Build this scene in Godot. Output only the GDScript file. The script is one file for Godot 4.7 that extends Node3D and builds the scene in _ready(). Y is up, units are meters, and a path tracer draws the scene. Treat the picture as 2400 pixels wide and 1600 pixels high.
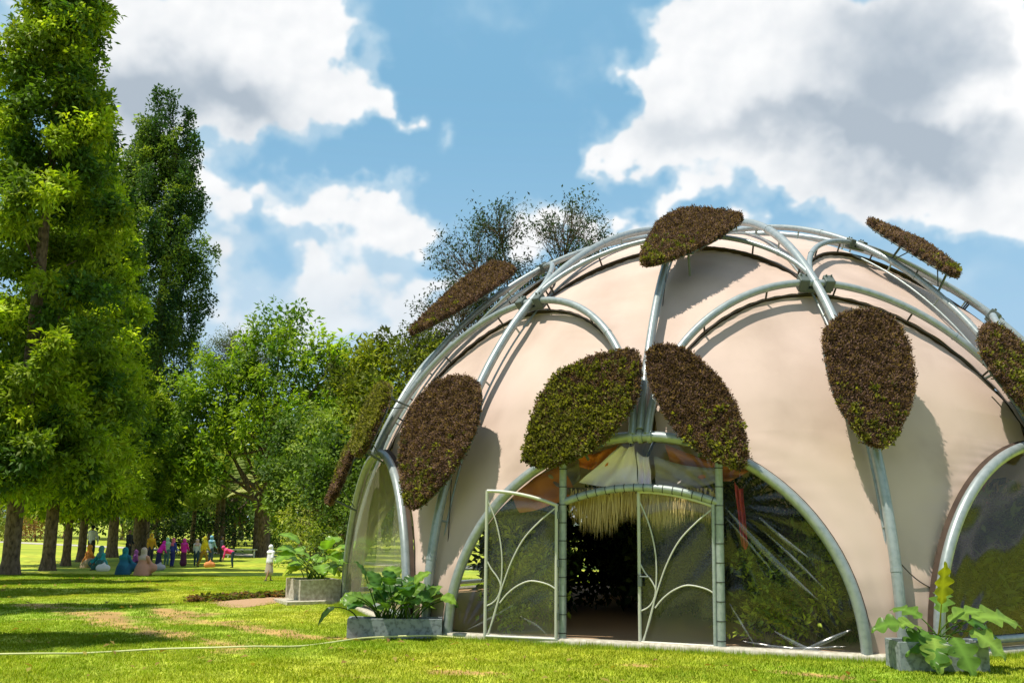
extends Node3D
# Domed greenhouse of pipe arches and stretched fabric on a lawn, tall trees and a school outing to its left.

const DOME := Vector3(4.098, 0.0, -19.966)   # centre of the dome on the ground
const R := 7.427                             # radius of the pipe frame
const RY := 1.0155
const PH := -0.34586                         # direction of the entrance, 0 = +z, positive towards +x
const A := PI / 7.0                          # half of one of the seven bays
const HB := 0.3858                           # half angle that a ground arch spans
const TAPEX := 21.9                          # elevations of the nodes, degrees
const TCROSS := 44.4
const TCREST := 59.8

var M := {}
var taken := {}

# ------------------------------------------------------------------ mesh helper
class MB:
	var v := PackedVector3Array()
	var n := PackedVector3Array()
	var c := PackedColorArray()
	var uv := PackedVector2Array()
	var ix := PackedInt32Array()
	var col := Color.WHITE

	func vert(p: Vector3, nn: Vector3, t := Vector2.ZERO) -> int:
		v.append(p); n.append(nn); c.append(col); uv.append(t)
		return v.size() - 1

	func tri(a: Vector3, b: Vector3, d: Vector3, nn := Vector3.ZERO) -> void:
		var g := (b - a).cross(d - a)
		if nn == Vector3.ZERO:
			nn = g.normalized()
		var i := v.size()
		vert(a, nn, Vector2(a.x, a.y)); vert(b, nn, Vector2(b.x, b.y)); vert(d, nn, Vector2(d.x, d.y))
		if g.dot(nn) > 0.0:
			ix.append_array(PackedInt32Array([i, i + 2, i + 1]))
		else:
			ix.append_array(PackedInt32Array([i, i + 1, i + 2]))

	func quad(a: Vector3, b: Vector3, d: Vector3, e: Vector3, nn := Vector3.ZERO) -> void:
		if nn == Vector3.ZERO:
			nn = (b - a).cross(d - a).normalized()
		tri(a, b, d, nn); tri(a, d, e, nn)

	# rows of points; the normal is du x dv, u over the rows, v along a row
	func grid(rows: Array, wrap := false, us := 1.0, vs := 1.0) -> void:
		var nr := rows.size()
		var nc: int = rows[0].size()
		var base := v.size()
		for i in nr:
			var r: PackedVector3Array = rows[i]
			var rp: PackedVector3Array = rows[maxi(i - 1, 0)]
			var rn: PackedVector3Array = rows[mini(i + 1, nr - 1)]
			for j in nc:
				var jp := (j - 1 + nc) % nc if wrap else maxi(j - 1, 0)
				var jn := (j + 1) % nc if wrap else mini(j + 1, nc - 1)
				var nn := (rn[j] - rp[j]).cross(r[jn] - r[jp])
				nn = nn.normalized() if nn.length_squared() > 1e-16 else Vector3.UP
				vert(r[j], nn, Vector2(us * i / (nr - 1.0), vs * j / float(nc)))
		var cols := nc if wrap else nc - 1
		for i in nr - 1:
			for j in cols:
				var a := base + i * nc + j
				var b := base + i * nc + (j + 1) % nc
				var d := a + nc
				var e := b + nc
				ix.append_array(PackedInt32Array([a, b, d, b, e, d]))

	func tube(pts: PackedVector3Array, r0: float, r1 := -1.0, seg := 8, cap := true) -> void:
		if r1 < 0.0:
			r1 = r0
		var rows := []
		var nrm := Vector3.ZERO
		var last := pts.size() - 1
		var ends := []
		for i in last + 1:
			var t := (pts[mini(i + 1, last)] - pts[maxi(i - 1, 0)]).normalized()
			if nrm == Vector3.ZERO:
				nrm = t.cross(Vector3.UP if absf(t.y) < 0.9 else Vector3.RIGHT).normalized()
			else:
				nrm = (nrm - t * nrm.dot(t)).normalized()
			var bn := nrm.cross(t)
			var r := lerpf(r0, r1, i / float(last))
			var row := PackedVector3Array()
			for j in seg:
				var a := TAU * j / seg
				row.append(pts[i] + (nrm * cos(a) + bn * sin(a)) * r)
			rows.append(row)
			if i == 0 or i == last:
				ends.append([pts[i], row, -t if i == 0 else t])
		grid(rows, true, 1.0, 1.0)
		if cap:
			for e in ends:
				for j in seg:
					tri(e[0], e[1][j], e[1][(j + 1) % seg], e[2])

	func bar(a: Vector3, b: Vector3, r: float, seg := 6) -> void:
		tube(PackedVector3Array([a, b]), r, r, seg)

	func box(t: Transform3D, s: Vector3) -> void:
		var h := s * 0.5
		var ch := minf(minf(s.x, s.y), s.z) * 0.08
		for ax in 3:
			for sg in [-1.0, 1.0]:
				var nn := Vector3.ZERO; nn[ax] = sg
				var u := (ax + 1) % 3
				var w := (ax + 2) % 3
				var q := []
				for k in [[-1, -1], [1, -1], [1, 1], [-1, 1]]:
					var p := Vector3.ZERO
					p[ax] = sg * h[ax]; p[u] = k[0] * (h[u] - ch); p[w] = k[1] * (h[w] - ch)
					q.append(t * p)
				quad(q[0], q[1], q[2], q[3], t.basis * nn)
		# chamfers
		for ax in 3:
			var u := (ax + 1) % 3
			var w := (ax + 2) % 3
			for su in [-1.0, 1.0]:
				for sw in [-1.0, 1.0]:
					var q := []
					for k in [[-1, 0], [1, 0], [1, 1], [-1, 1]]:
						var p := Vector3.ZERO
						p[ax] = k[0] * (h[ax] - ch)
						p[u] = su * (h[u] - (ch if k[1] == 1 else 0.0))
						p[w] = sw * (h[w] - (0.0 if k[1] == 1 else ch))
						q.append(t * p)
					var nn := Vector3.ZERO; nn[u] = su * 0.7071; nn[w] = sw * 0.7071
					quad(q[0], q[1], q[2], q[3], t.basis * nn)

	func append(o: MB, t: Transform3D, tint := Color.WHITE) -> void:
		var base := v.size()
		for i in o.v.size():
			v.append(t * o.v[i]); n.append((t.basis * o.n[i]).normalized()); c.append(o.c[i] * tint); uv.append(o.uv[i])
		for i in o.ix:
			ix.append(base + i)

	func mesh(m: Material, into: ArrayMesh = null) -> ArrayMesh:
		var am := into if into else ArrayMesh.new()
		var a := []
		a.resize(Mesh.ARRAY_MAX)
		a[Mesh.ARRAY_VERTEX] = v; a[Mesh.ARRAY_NORMAL] = n; a[Mesh.ARRAY_COLOR] = c; a[Mesh.ARRAY_TEX_UV] = uv; a[Mesh.ARRAY_INDEX] = ix
		am.add_surface_from_arrays(Mesh.PRIMITIVE_TRIANGLES, a)
		am.surface_set_material(am.get_surface_count() - 1, m)
		return am

# ------------------------------------------------------------------ distance field on a grid, meshed by surface nets
class Blob:
	var h := 0.03
	var o := Vector3.ZERO
	var nx := 0
	var ny := 0
	var nz := 0
	var f := PackedFloat32Array()
	var m := PackedByteArray()

	func _init(lo: Vector3, hi: Vector3, cell: float) -> void:
		h = cell; o = lo
		nx = int((hi.x - lo.x) / h) + 2; ny = int((hi.y - lo.y) / h) + 2; nz = int((hi.z - lo.z) / h) + 2
		f.resize(nx * ny * nz); f.fill(1.0); m.resize(nx * ny * nz)

	# tapered capsule, squashed by sq along the axes
	func cap(a: Vector3, b: Vector3, ra: float, rb: float, k: float, ci: int, sq := Vector3.ONE) -> void:
		a -= o; b -= o
		var big := maxf(ra, rb) * maxf(sq.x, maxf(sq.y, sq.z)) + k + 2.0 * h
		var lo := (Vector3(minf(a.x, b.x), minf(a.y, b.y), minf(a.z, b.z)) - Vector3.ONE * big) / h
		var hi := (Vector3(maxf(a.x, b.x), maxf(a.y, b.y), maxf(a.z, b.z)) + Vector3.ONE * big) / h
		var ab := (b - a) / sq
		var l2 := maxf(ab.length_squared(), 1e-9)
		for z in range(maxi(0, int(lo.z)), mini(nz, int(hi.z) + 2)):
			for y in range(maxi(0, int(lo.y)), mini(ny, int(hi.y) + 2)):
				var row := (z * ny + y) * nx
				for x in range(maxi(0, int(lo.x)), mini(nx, int(hi.x) + 2)):
					var p := (Vector3(x, y, z) * h - a) / sq
					var t := clampf(p.dot(ab) / l2, 0.0, 1.0)
					var d := (p - ab * t).length() - lerpf(ra, rb, t)
					var e := f[row + x]
					if d < e:
						m[row + x] = ci
					var s := maxf(k - absf(d - e), 0.0)
					f[row + x] = minf(d, e) - s * s / (4.0 * k)

	func into(mb: MB, pal: Array) -> void:
		var at := {}
		var lo := v_lo()
		for z in nz - 1:
			for y in ny - 1:
				for x in nx - 1:
					var i := (z * ny + y) * nx + x
					var f0 := f[i]
					if f0 > 2.0 * h or f0 < -2.0 * h:
						continue
					var g := [f0, f[i + 1], f[i + nx], f[i + nx + 1], f[i + nx * ny], f[i + nx * ny + 1], f[i + nx * ny + nx], f[i + nx * ny + nx + 1]]
					var neg := 0
					for q in g:
						if q < 0.0: neg += 1
					if neg == 0 or neg == 8:
						continue
					var sum := Vector3.ZERO
					var cnt := 0
					for e in EDGES:
						var ga: float = g[e[0]]
						var gb: float = g[e[1]]
						if (ga < 0.0) != (gb < 0.0):
							var t := ga / (ga - gb)
							sum += Vector3(CORN[e[0]]).lerp(Vector3(CORN[e[1]]), t); cnt += 1
					var gr := Vector3(g[1] + g[3] + g[5] + g[7] - g[0] - g[2] - g[4] - g[6], g[2] + g[3] + g[6] + g[7] - g[0] - g[1] - g[4] - g[5], g[4] + g[5] + g[6] + g[7] - g[0] - g[1] - g[2] - g[3])
					mb.col = pal[m[i + (0 if f0 < 0.0 else (1 if g[1] < 0.0 else (nx if g[2] < 0.0 else 0)))]]
					at[i] = mb.vert(o + (Vector3(x, y, z) + sum / cnt) * h, gr.normalized())
		mb.col = Color.WHITE
		var sx := 1
		var sy := nx
		var sz := nx * ny
		for i in at:
			var f0 := f[i]
			for ax in 3:
				var s: int = [sx, sy, sz][ax]
				var u: int = [sy, sz, sx][ax]
				var w: int = [sz, sx, sy][ax]
				var f1 := f[i + s]
				if (f0 < 0.0) == (f1 < 0.0):
					continue
				if not (at.has(i - u) and at.has(i - w) and at.has(i - u - w)):
					continue
				var q := [at[i], at[i - u], at[i - u - w], at[i - w]]
				if f0 < 0.0:
					mb.ix.append_array(PackedInt32Array([q[0], q[2], q[1], q[0], q[3], q[2]]))
				else:
					mb.ix.append_array(PackedInt32Array([q[0], q[1], q[2], q[0], q[2], q[3]]))

	func v_lo() -> Vector3: return o
	const CORN := [Vector3(0, 0, 0), Vector3(1, 0, 0), Vector3(0, 1, 0), Vector3(1, 1, 0), Vector3(0, 0, 1), Vector3(1, 0, 1), Vector3(0, 1, 1), Vector3(1, 1, 1)]
	const EDGES := [[0, 1], [2, 3], [4, 5], [6, 7], [0, 2], [1, 3], [4, 6], [5, 7], [0, 4], [1, 5], [2, 6], [3, 7]]

# ------------------------------------------------------------------ scene helpers
func numbered(called: String) -> String:
	var k: int = taken.get(called, 0)
	taken[called] = k + 1
	return called if k == 0 else "%s_%03d" % [called, k]

func tag(o: Node, label: String, category: String, group := "", kind := "") -> void:
	o.set_meta("label", label)
	if category: o.set_meta("category", category)
	if group: o.set_meta("group", group)
	if kind: o.set_meta("kind", kind)

func thing(called: String, label: String, category: String, at: Vector3, turn := 0.0, group := "") -> Node3D:
	var o := Node3D.new()
	o.name = numbered(called)
	add_child(o)
	o.position = at; o.rotation.y = turn
	tag(o, label, category, group)
	return o

func part(called: String, mesh: Mesh, parent: Node3D, at := Transform3D.IDENTITY) -> MeshInstance3D:
	var o := MeshInstance3D.new()
	o.name = called
	o.mesh = mesh
	o.transform = at
	parent.add_child(o, true)
	return o

func structure(called: String, mesh: Mesh, label: String) -> MeshInstance3D:
	var o := MeshInstance3D.new()
	o.name = numbered(called); o.mesh = mesh
	add_child(o)
	o.set_meta("kind", "structure"); o.set_meta("label", label)
	return o

func swarm(called: String, mesh: Mesh, where: Array, tint: Array, parent: Node) -> MultiMeshInstance3D:
	var mm := MultiMesh.new()
	mm.transform_format = MultiMesh.TRANSFORM_3D
	mm.use_colors = true
	mm.mesh = mesh
	mm.instance_count = where.size()
	for i in where.size():
		mm.set_instance_transform(i, where[i])
		mm.set_instance_color(i, tint[i])
	var o := MultiMeshInstance3D.new()
	o.name = called
	o.multimesh = mm
	parent.add_child(o, true)
	o.set_meta("kind", "stuff")
	return o

func lin(r: float, g: float, b: float) -> Color:
	return Color(r, g, b).linear_to_srgb()

func mat(called: String, c: Color, rough := 0.8, metal := 0.0, tinted := false) -> StandardMaterial3D:
	var m := StandardMaterial3D.new()
	m.resource_name = called
	m.albedo_color = c.linear_to_srgb()
	m.roughness = rough; m.metallic = metal
	m.vertex_color_use_as_albedo = tinted
	M[called] = m
	return m

func noise_tex(freq: float, ramp: Array, size := 512, normal := false, octaves := 4, sd := 1, stretch := 1.0) -> ImageTexture:
	var nz := FastNoiseLite.new()
	nz.seed = sd; nz.frequency = freq; nz.fractal_octaves = octaves
	nz.noise_type = FastNoiseLite.TYPE_SIMPLEX_SMOOTH
	var im := nz.get_seamless_image(size, size)
	if stretch != 1.0:
		im.resize(size, int(size * stretch), Image.INTERPOLATE_CUBIC)
	im.convert(Image.FORMAT_RGB8)
	if normal:
		im.bump_map_to_normal_map(ramp[0])
		return ImageTexture.create_from_image(im)
	if ramp.size():
		var g := Gradient.new()
		g.offsets = PackedFloat32Array([0.0, 1.0]); g.colors = PackedColorArray([ramp[0], ramp[-1]])
		if ramp.size() == 3:
			g.add_point(0.5, ramp[1])
		var lut := []
		for k in 256:
			lut.append(g.sample(k / 255.0))
		var data := im.get_data()
		for k in range(0, data.size(), 3):
			var cc: Color = lut[data[k]]
			data[k] = cc.r8; data[k + 1] = cc.g8; data[k + 2] = cc.b8
		im = Image.create_from_data(im.get_width(), im.get_height(), false, Image.FORMAT_RGB8, data)
	return ImageTexture.create_from_image(im)

func land(z: float) -> float:
	var t := clampf((-z - 20.0) / 26.0, 0.0, 1.0)
	return -0.45 * t * t * (3.0 - 2.0 * t)

func on(x: float, z: float) -> Vector3:
	return Vector3(x, land(z), z)

func _ready() -> void:
	look()
	materials()
	ground()
	dome()
	inside_dome()
	panels()
	planters()
	trees()
	far_garden()
	small_things()
	people()

# ------------------------------------------------------------------ camera, sky, sun, exposure
func look() -> void:
	var cam := Camera3D.new()
	cam.name = "camera"
	cam.fov = 38.18
	cam.near = 0.1; cam.far = 2500.0
	cam.transform = Transform3D(Basis(Vector3.RIGHT, 0.18231) * Basis(Vector3.BACK, 0.01206), Vector3(0, 1.6, 0))
	add_child(cam)
	cam.current = true
	var env := Environment.new()
	env.background_mode = Environment.BG_SKY
	env.tonemap_mode = Environment.TONE_MAPPER_LINEAR
	env.tonemap_exposure = 1.3
	env.sdfgi_enabled = true; env.ssao_enabled = true; env.ssil_enabled = true
	var sky := Sky.new()
	var pm := PanoramaSkyMaterial.new()
	pm.panorama = ImageTexture.create_from_image(sky_image())
	pm.energy_multiplier = 0.87
	sky.sky_material = pm
	env.sky = sky
	var we := WorldEnvironment.new()
	we.name = "world_environment"
	we.environment = env
	add_child(we)
	var sun := DirectionalLight3D.new()
	sun.name = "sun"
	sun.light_energy = 1.5
	sun.light_color = Color(1.0, 0.965, 0.9)
	sun.light_angular_distance = 0.5
	sun.shadow_enabled = true
	var el := deg_to_rad(68.0)
	var az := deg_to_rad(-62.0)
	var to := Vector3(sin(az) * cos(el), sin(el), cos(az) * cos(el))
	sun.transform = Transform3D(Basis.looking_at(-to, Vector3.FORWARD), to * 100.0)
	add_child(sun)

# clouds: azimuth (0 = -z, to the right), elevation, half width, half height in degrees
const CLOUDS := [[-20.0,26.5,8.4,2.8], [-21.9,23.5,6.3,2.8], [-16.4,25.0,4.4,3.5], [-13.4,26.0,2.8,3.0], [-11.8,23.7,3.2,1.8], [-8.9,23.8,2.0,1.5], [-15.1,27.6,4.0,1.8], [-25.4,24.2,3.7,5.6], [-18.4,22.0,3.2,1.3], [-13.1,28.1,1.6,1.5], [-7.3,23.5,0.8,0.6], [-17.0,18.4,2.2,1.4], [-15.2,17.7,1.2,0.9], [-17.2,15.2,2.3,3.0,0.6], [-16.5,12.1,3.1,2.5,0.5], [-22.1,18.0,3.7,5.6], [-9.9,17.8,3.4,1.4], [-12.0,16.8,1.9,1.4], [-7.4,18.7,1.8,1.0], [-6.5,16.7,1.9,1.2], [-8.5,15.1,3.1,2.3,0.75], [-11.2,13.7,2.5,1.5], [-9.1,11.8,4.0,2.3,0.55], [-13.6,12.1,2.7,1.8,0.5], [-11.6,10.0,7.9,1.5,0.5], [-4.6,13.4,1.4,1.1], [-3.3,14.0,1.3,0.8], [-5.8,11.3,2.8,1.3], [0.8,16.6,2.6,1.5], [4.0,16.7,2.0,1.1], [5.8,17.3,1.0,0.6], [11.1,18.8,1.8,1.1], [9.9,17.7,1.5,0.8], [7.7,17.3,1.0,0.6], [13.6,17.2,1.0,0.6], [10.4,26.5,3.3,2.8], [12.2,24.5,4.5,2.8], [8.5,25.0,1.6,1.5], [15.0,26.1,5.3,3.3], [18.7,25.1,6.3,4.0], [23.5,25.5,7.2,3.5], [27.4,22.7,5.8,5.6], [7.9,21.4,2.7,1.4], [6.2,20.4,1.4,1.0], [11.0,21.8,4.5,1.9], [16.1,20.7,5.5,1.8], [22.1,20.6,7.1,2.7], [26.8,18.1,4.3,2.5], [18.4,19.0,2.9,0.8], [21.6,17.6,3.0,1.1], [26.2,16.4,3.4,1.4], [27.6,14.9,2.5,1.1], [14.4,28.7,3.8,2.0]]
const WISPS := [[-10.7,28.4,2.2,1.0,0.35], [-4.3,22.4,0.6,0.4,0.4], [4.0,26.1,2.0,1.0,0.18], [8.6,28.0,1.4,1.5,0.3], [-1.0,29.1,3.5,1.0,0.15], [18.3,16.5,3.6,0.8,0.25], [23.9,14.1,4.4,1.3,0.2]]
const BASES := [[-19.7,23.1,5.9,2.0,0.9], [-23.6,21.4,3.5,2.8,0.55], [-15.8,22.7,2.8,1.3,0.45], [23.0,24.7,5.0,2.9,1.0], [20.6,21.3,4.3,2.0,0.95], [24.7,19.4,5.2,1.9,1.0], [15.1,22.2,5.9,1.2,0.55], [10.0,23.0,2.9,1.3,0.3], [-16.7,13.8,3.1,3.0,0.22], [28.7,25.5,1.3,5.1,-0.5], [25.3,21.9,2.5,1.1,-0.45], [21.3,27.4,5.0,1.3,0.3], [-9.2,12.8,4.1,2.5,0.2]]

func sky_air(el: float) -> Color:
	var t := clampf(el / 32.0, 0.0, 1.0)
	var c := Color(0.70, 0.80, 0.88).lerp(Color(0.60, 0.755, 0.865), clampf(t * 2.2, 0.0, 1.0))
	c = c.lerp(Color(0.485, 0.68, 0.81), smoothstep(0.32, 0.80, t))
	return c.lerp(Color(0.34, 0.55, 0.74), smoothstep(30.0, 80.0, el))

func sky_field(list: Array, az0: float, e0: float, cell: float, gw: int, gh: int) -> PackedFloat32Array:
	var f := PackedFloat32Array()
	f.resize(gw * gh)
	for b in list:
		var gain: float = b[4] if b.size() > 4 else 1.0
		var x0 := maxi(0, int((b[0] - b[2] * 2.2 - az0 + 4.0) / cell))
		var x1 := mini(gw - 1, int((b[0] + b[2] * 2.2 - az0 + 4.0) / cell) + 1)
		var y0 := maxi(0, int((b[1] - b[3] * 2.2 - e0 + 4.0) / cell))
		var y1 := mini(gh - 1, int((b[1] + b[3] * 2.2 - e0 + 4.0) / cell) + 1)
		for y in range(y0, y1 + 1):
			for x in range(x0, x1 + 1):
				var dx: float = (az0 - 4.0 + x * cell - b[0]) / b[2]
				var dy: float = (e0 - 4.0 + y * cell - b[1]) / b[3]
				f[y * gw + x] += gain * exp(-1.25 * (dx * dx + dy * dy))
	return f

func sky_image() -> Image:
	var W := 4096
	var H := 2048
	var warp := FastNoiseLite.new(); warp.seed = 5; warp.frequency = 0.16; warp.fractal_octaves = 5; warp.fractal_gain = 0.52
	var warp2 := FastNoiseLite.new(); warp2.seed = 9; warp2.frequency = 0.16; warp2.fractal_octaves = 5; warp2.fractal_gain = 0.52
	var puff := FastNoiseLite.new(); puff.seed = 3; puff.frequency = 0.22; puff.fractal_octaves = 5; puff.fractal_type = FastNoiseLite.FRACTAL_FBM; puff.fractal_gain = 0.46
	# the whole sky, coarse: the same kind of broken cumulus all round
	var cw := 512
	var ch := 256
	var coarse := Image.create(cw, ch, false, Image.FORMAT_RGB8)
	var big := FastNoiseLite.new(); big.seed = 21; big.frequency = 1.9; big.fractal_octaves = 5
	for y in ch:
		var el := 90.0 - (y + 0.5) * 180.0 / ch
		for x in cw:
			var az := (x + 0.5) * TAU / cw
			if el < 0.0:
				coarse.set_pixel(x, y, Color(0.45, 0.52, 0.42))
				continue
			var e := deg_to_rad(el)
			var d := Vector3(cos(e) * sin(az), sin(e) * 1.5, -cos(e) * cos(az))
			var q := big.get_noise_3dv(d)
			var a := smoothstep(-0.02, 0.22, q)
			var base := smoothstep(0.15, 0.5, q) * 0.75
			coarse.set_pixel(x, y, sky_air(el).lerp(Color(0.95, 0.95, 0.95).lerp(Color(0.64, 0.69, 0.74), base), a))
	coarse.resize(W, H, Image.INTERPOLATE_CUBIC)
	# the part in front, fine
	var px := 360.0 / W
	var az0 := -36.0
	var az1 := 36.0
	var e0 := 3.0
	var e1 := 35.0
	var fw := int((az1 - az0) / px)
	var fh := int((e1 - e0) / px)
	# low-resolution fields of the cloud masses
	var cell := 0.30
	var gw := int((az1 - az0 + 8.0) / cell) + 2
	var gh := int((e1 - e0 + 8.0) / cell) + 2
	var dens := sky_field(CLOUDS, az0, e0, cell, gw, gh)
	var dark := sky_field(BASES, az0, e0, cell, gw, gh)
	var thin := sky_field(WISPS, az0, e0, cell, gw, gh)
	var fine := Image.create(fw, fh, false, Image.FORMAT_RGB8)
	for y in fh:
		var el := e1 - (y + 0.5) * px
		var air := sky_air(el)
		for x in fw:
			var az := az0 + (x + 0.5) * px
			var wx := warp.get_noise_2d(az, el * 1.15)
			var wy := warp2.get_noise_2d(az, el * 1.15)
			var sx := clampf((az + wx * 2.6 - az0 + 4.0) / cell, 0.0, gw - 2.01)
			var sy := clampf((el + wy * 1.9 - e0 + 4.0) / cell, 0.0, gh - 2.01)
			var i := int(sy) * gw + int(sx)
			var tx := sx - int(sx)
			var ty := sy - int(sy)
			var d := lerpf(lerpf(dens[i], dens[i + 1], tx), lerpf(dens[i + gw], dens[i + gw + 1], tx), ty)
			var k := lerpf(lerpf(dark[i], dark[i + 1], tx), lerpf(dark[i + gw], dark[i + gw + 1], tx), ty)
			var th := lerpf(lerpf(thin[i], thin[i + 1], tx), lerpf(thin[i + gw], thin[i + gw + 1], tx), ty)
			var p := puff.get_noise_2d(az, el * 1.2)
			var p2 := puff.get_noise_2d(az + 0.35, el * 1.2 - 0.55)
			var dd := minf(d, 1.4) + p * 0.40 - 0.06
			var a := smoothstep(0.40, 0.92, dd)
			a = maxf(a, 0.40 * smoothstep(0.14, 0.58, dd))
			a = maxf(a, clampf(th * (0.75 + 1.6 * p), 0.0, 1.0) * 0.9)
			# the bright side of each billow is the one that faces the high sun
			var relief := clampf((p - p2) * 0.20, -0.08, 0.07)
			var shade := clampf(k * (0.95 + 0.35 * p) - relief * (1.0 - 0.6 * clampf(k, 0.0, 1.0)) + 0.13, 0.0, 1.05)
			var cl := Color(0.965, 0.965, 0.965).lerp(Color(0.68, 0.725, 0.77), shade)
			cl = cl.lerp(air.lerp(Color(0.86, 0.89, 0.92), 0.75), 0.55 * (1.0 - smoothstep(9.0, 16.0, el)))
			fine.set_pixel(x, y, air.lerp(cl, a))
	# blend the fine part into the rest over four degrees at its rim
	var rim := Image.create(fw, fh, false, Image.FORMAT_RGBA8)
	fine.convert(Image.FORMAT_RGBA8)
	var data := fine.get_data()
	var m := 4.0 / px
	for y in fh:
		for x in fw:
			var edge := minf(minf(x, fw - 1 - x), minf(y, fh - 1 - y) if y < fh / 2 else m)
			if edge < m:
				data[(y * fw + x) * 4 + 3] = int(255.0 * smoothstep(0.0, 1.0, edge / m))
	rim = Image.create_from_data(fw, fh, false, Image.FORMAT_RGBA8, data)
	coarse.convert(Image.FORMAT_RGBA8)
	var top := int((90.0 - e1) / px)
	coarse.blend_rect(rim, Rect2i(fw / 2, 0, fw - fw / 2, fh), Vector2i(0, top))
	coarse.blend_rect(rim, Rect2i(0, 0, fw / 2, fh), Vector2i(W - fw / 2, top))
	coarse.convert(Image.FORMAT_RGB8)
	return coarse

# ------------------------------------------------------------------ materials
func materials() -> void:
	var fb := mat("fabric", Color(0.59, 0.462, 0.40), 0.75)
	fb.albedo_texture = noise_tex(0.004, [Color(0.80, 0.78, 0.76), Color(0.95, 0.945, 0.94), Color(1, 1, 1)], 512, false, 6, 4)
	fb.uv1_triplanar = true; fb.uv1_scale = Vector3.ONE * 0.22
	fb.heightmap_enabled = true; fb.heightmap_texture = noise_tex(0.006, [], 512, false, 3, 8); fb.heightmap_scale = 1.5
	var hem_shade := mat("hem_shade", Color(0.085, 0.05, 0.03), 0.85)  # brown fabric edge, darkened to include the shade in the gaps
	hem_shade.albedo_texture = noise_tex(0.02, [Color(0.55, 0.5, 0.48), Color(1, 1, 1)], 256, false, 4, 14)
	hem_shade.uv1_triplanar = true; hem_shade.uv1_scale = Vector3.ONE * 0.8
	var pipe := mat("pipe", Color(0.36, 0.40, 0.41), 0.45, 0.35)
	pipe.albedo_texture = noise_tex(0.012, [Color(0.80, 0.84, 0.83), Color(0.95, 0.96, 0.96), Color(1, 1, 1)], 512, false, 5, 2)
	pipe.uv1_triplanar = true; pipe.uv1_scale = Vector3.ONE * 1.3
	pipe.roughness_texture = noise_tex(0.02, [Color(0.7, 0.7, 0.7), Color(1, 1, 1)], 256, false, 4, 6)
	var post := mat("green_pipe", Color(0.37, 0.42, 0.41), 0.45, 0.25)
	post.albedo_texture = pipe.albedo_texture
	post.uv1_triplanar = true; post.uv1_scale = Vector3.ONE * 1.7
	mat("clamp", Color(0.10, 0.125, 0.115), 0.55, 0.35)
	mat("tie", Color(0.03, 0.032, 0.03), 0.7)
	mat("cable", Color(0.06, 0.05, 0.045), 0.7)
	mat("bar_paint", Color(0.50, 0.52, 0.45), 0.5, 0.1)
	var film := mat("film", Color(0.50, 0.50, 0.47, 0.13), 0.07)
	film.albedo_color = Color(0.72, 0.72, 0.70, 0.016)
	film.metallic_specular = 0.45
	film.transparency = BaseMaterial3D.TRANSPARENCY_ALPHA
	var milky := mat("sheen_film", Color.WHITE, 0.2)
	milky.albedo_color = Color(0.66, 0.64, 0.57, 0.34)  # milky beige puts the grazing reflection on the left arch into the colour
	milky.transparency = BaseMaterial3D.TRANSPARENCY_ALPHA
	var df := mat("door_film", Color.WHITE, 0.10)
	df.albedo_color = Color(0.74, 0.78, 0.78, 0.045)
	df.transparency = BaseMaterial3D.TRANSPARENCY_ALPHA
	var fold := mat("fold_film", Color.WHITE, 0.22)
	fold.albedo_color = Color(0.80, 0.84, 0.90, 0.11)  # pale blue white stands for sky mirrored along the creases
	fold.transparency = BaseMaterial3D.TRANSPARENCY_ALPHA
	var kerb := mat("concrete", Color(0.62, 0.60, 0.53), 0.9)
	kerb.albedo_texture = noise_tex(0.02, [Color(0.7, 0.68, 0.62), Color(1, 1, 1)], 512, false, 5, 17)
	kerb.uv1_triplanar = true; kerb.uv1_scale = Vector3.ONE * 0.9
	var blue := mat("grey_box", Color(0.27, 0.31, 0.33), 0.7)
	blue.albedo_texture = noise_tex(0.015, [Color(0.6, 0.62, 0.62), Color(0.95, 0.95, 0.96), Color(1, 1, 1)], 512, false, 6, 19)
	blue.uv1_triplanar = true; blue.uv1_scale = Vector3.ONE * 1.4
	mat("dark_soil", Color(0.05, 0.032, 0.02), 0.95)
	mat("earth", Color(0.40, 0.25, 0.14), 0.95)
	mat("straw", Color(0.66, 0.52, 0.25), 0.85, 0.0, true)
	mat("white_cloth", Color(0.90, 0.82, 0.95), 0.8)
	mat("orange_cloth", Color(0.62, 0.19, 0.05), 0.8)
	mat("rust_cloth", Color(0.42, 0.14, 0.06), 0.8)
	mat("red_cloth", Color(0.45, 0.04, 0.05), 0.8)
	mat("grey_cloth", Color(0.28, 0.25, 0.24), 0.8)
	mat("plank", Color(0.45, 0.27, 0.09), 0.8)
	mat("stone", Color(0.55, 0.50, 0.42), 0.9, 0.0, true)
	mat("hose", Color(0.56, 0.58, 0.26), 0.5)
	mat("cloth", Color.WHITE, 0.85, 0.0, true)
	mat("skin", Color.WHITE, 0.6, 0.0, true)
	mat("white_paint", Color(0.78, 0.78, 0.74), 0.6)
	var bark := mat("bark", Color(0.24, 0.175, 0.125), 0.95)
	bark.albedo_texture = noise_tex(0.02, [Color(0.28, 0.26, 0.24), Color(0.8, 0.78, 0.74), Color(1, 1, 1)], 512, false, 6, 23)
	bark.uv1_triplanar = true; bark.uv1_scale = Vector3(0.9, 0.35, 0.9)
	bark.heightmap_enabled = true; bark.heightmap_texture = bark.albedo_texture; bark.heightmap_scale = 6.0
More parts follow.
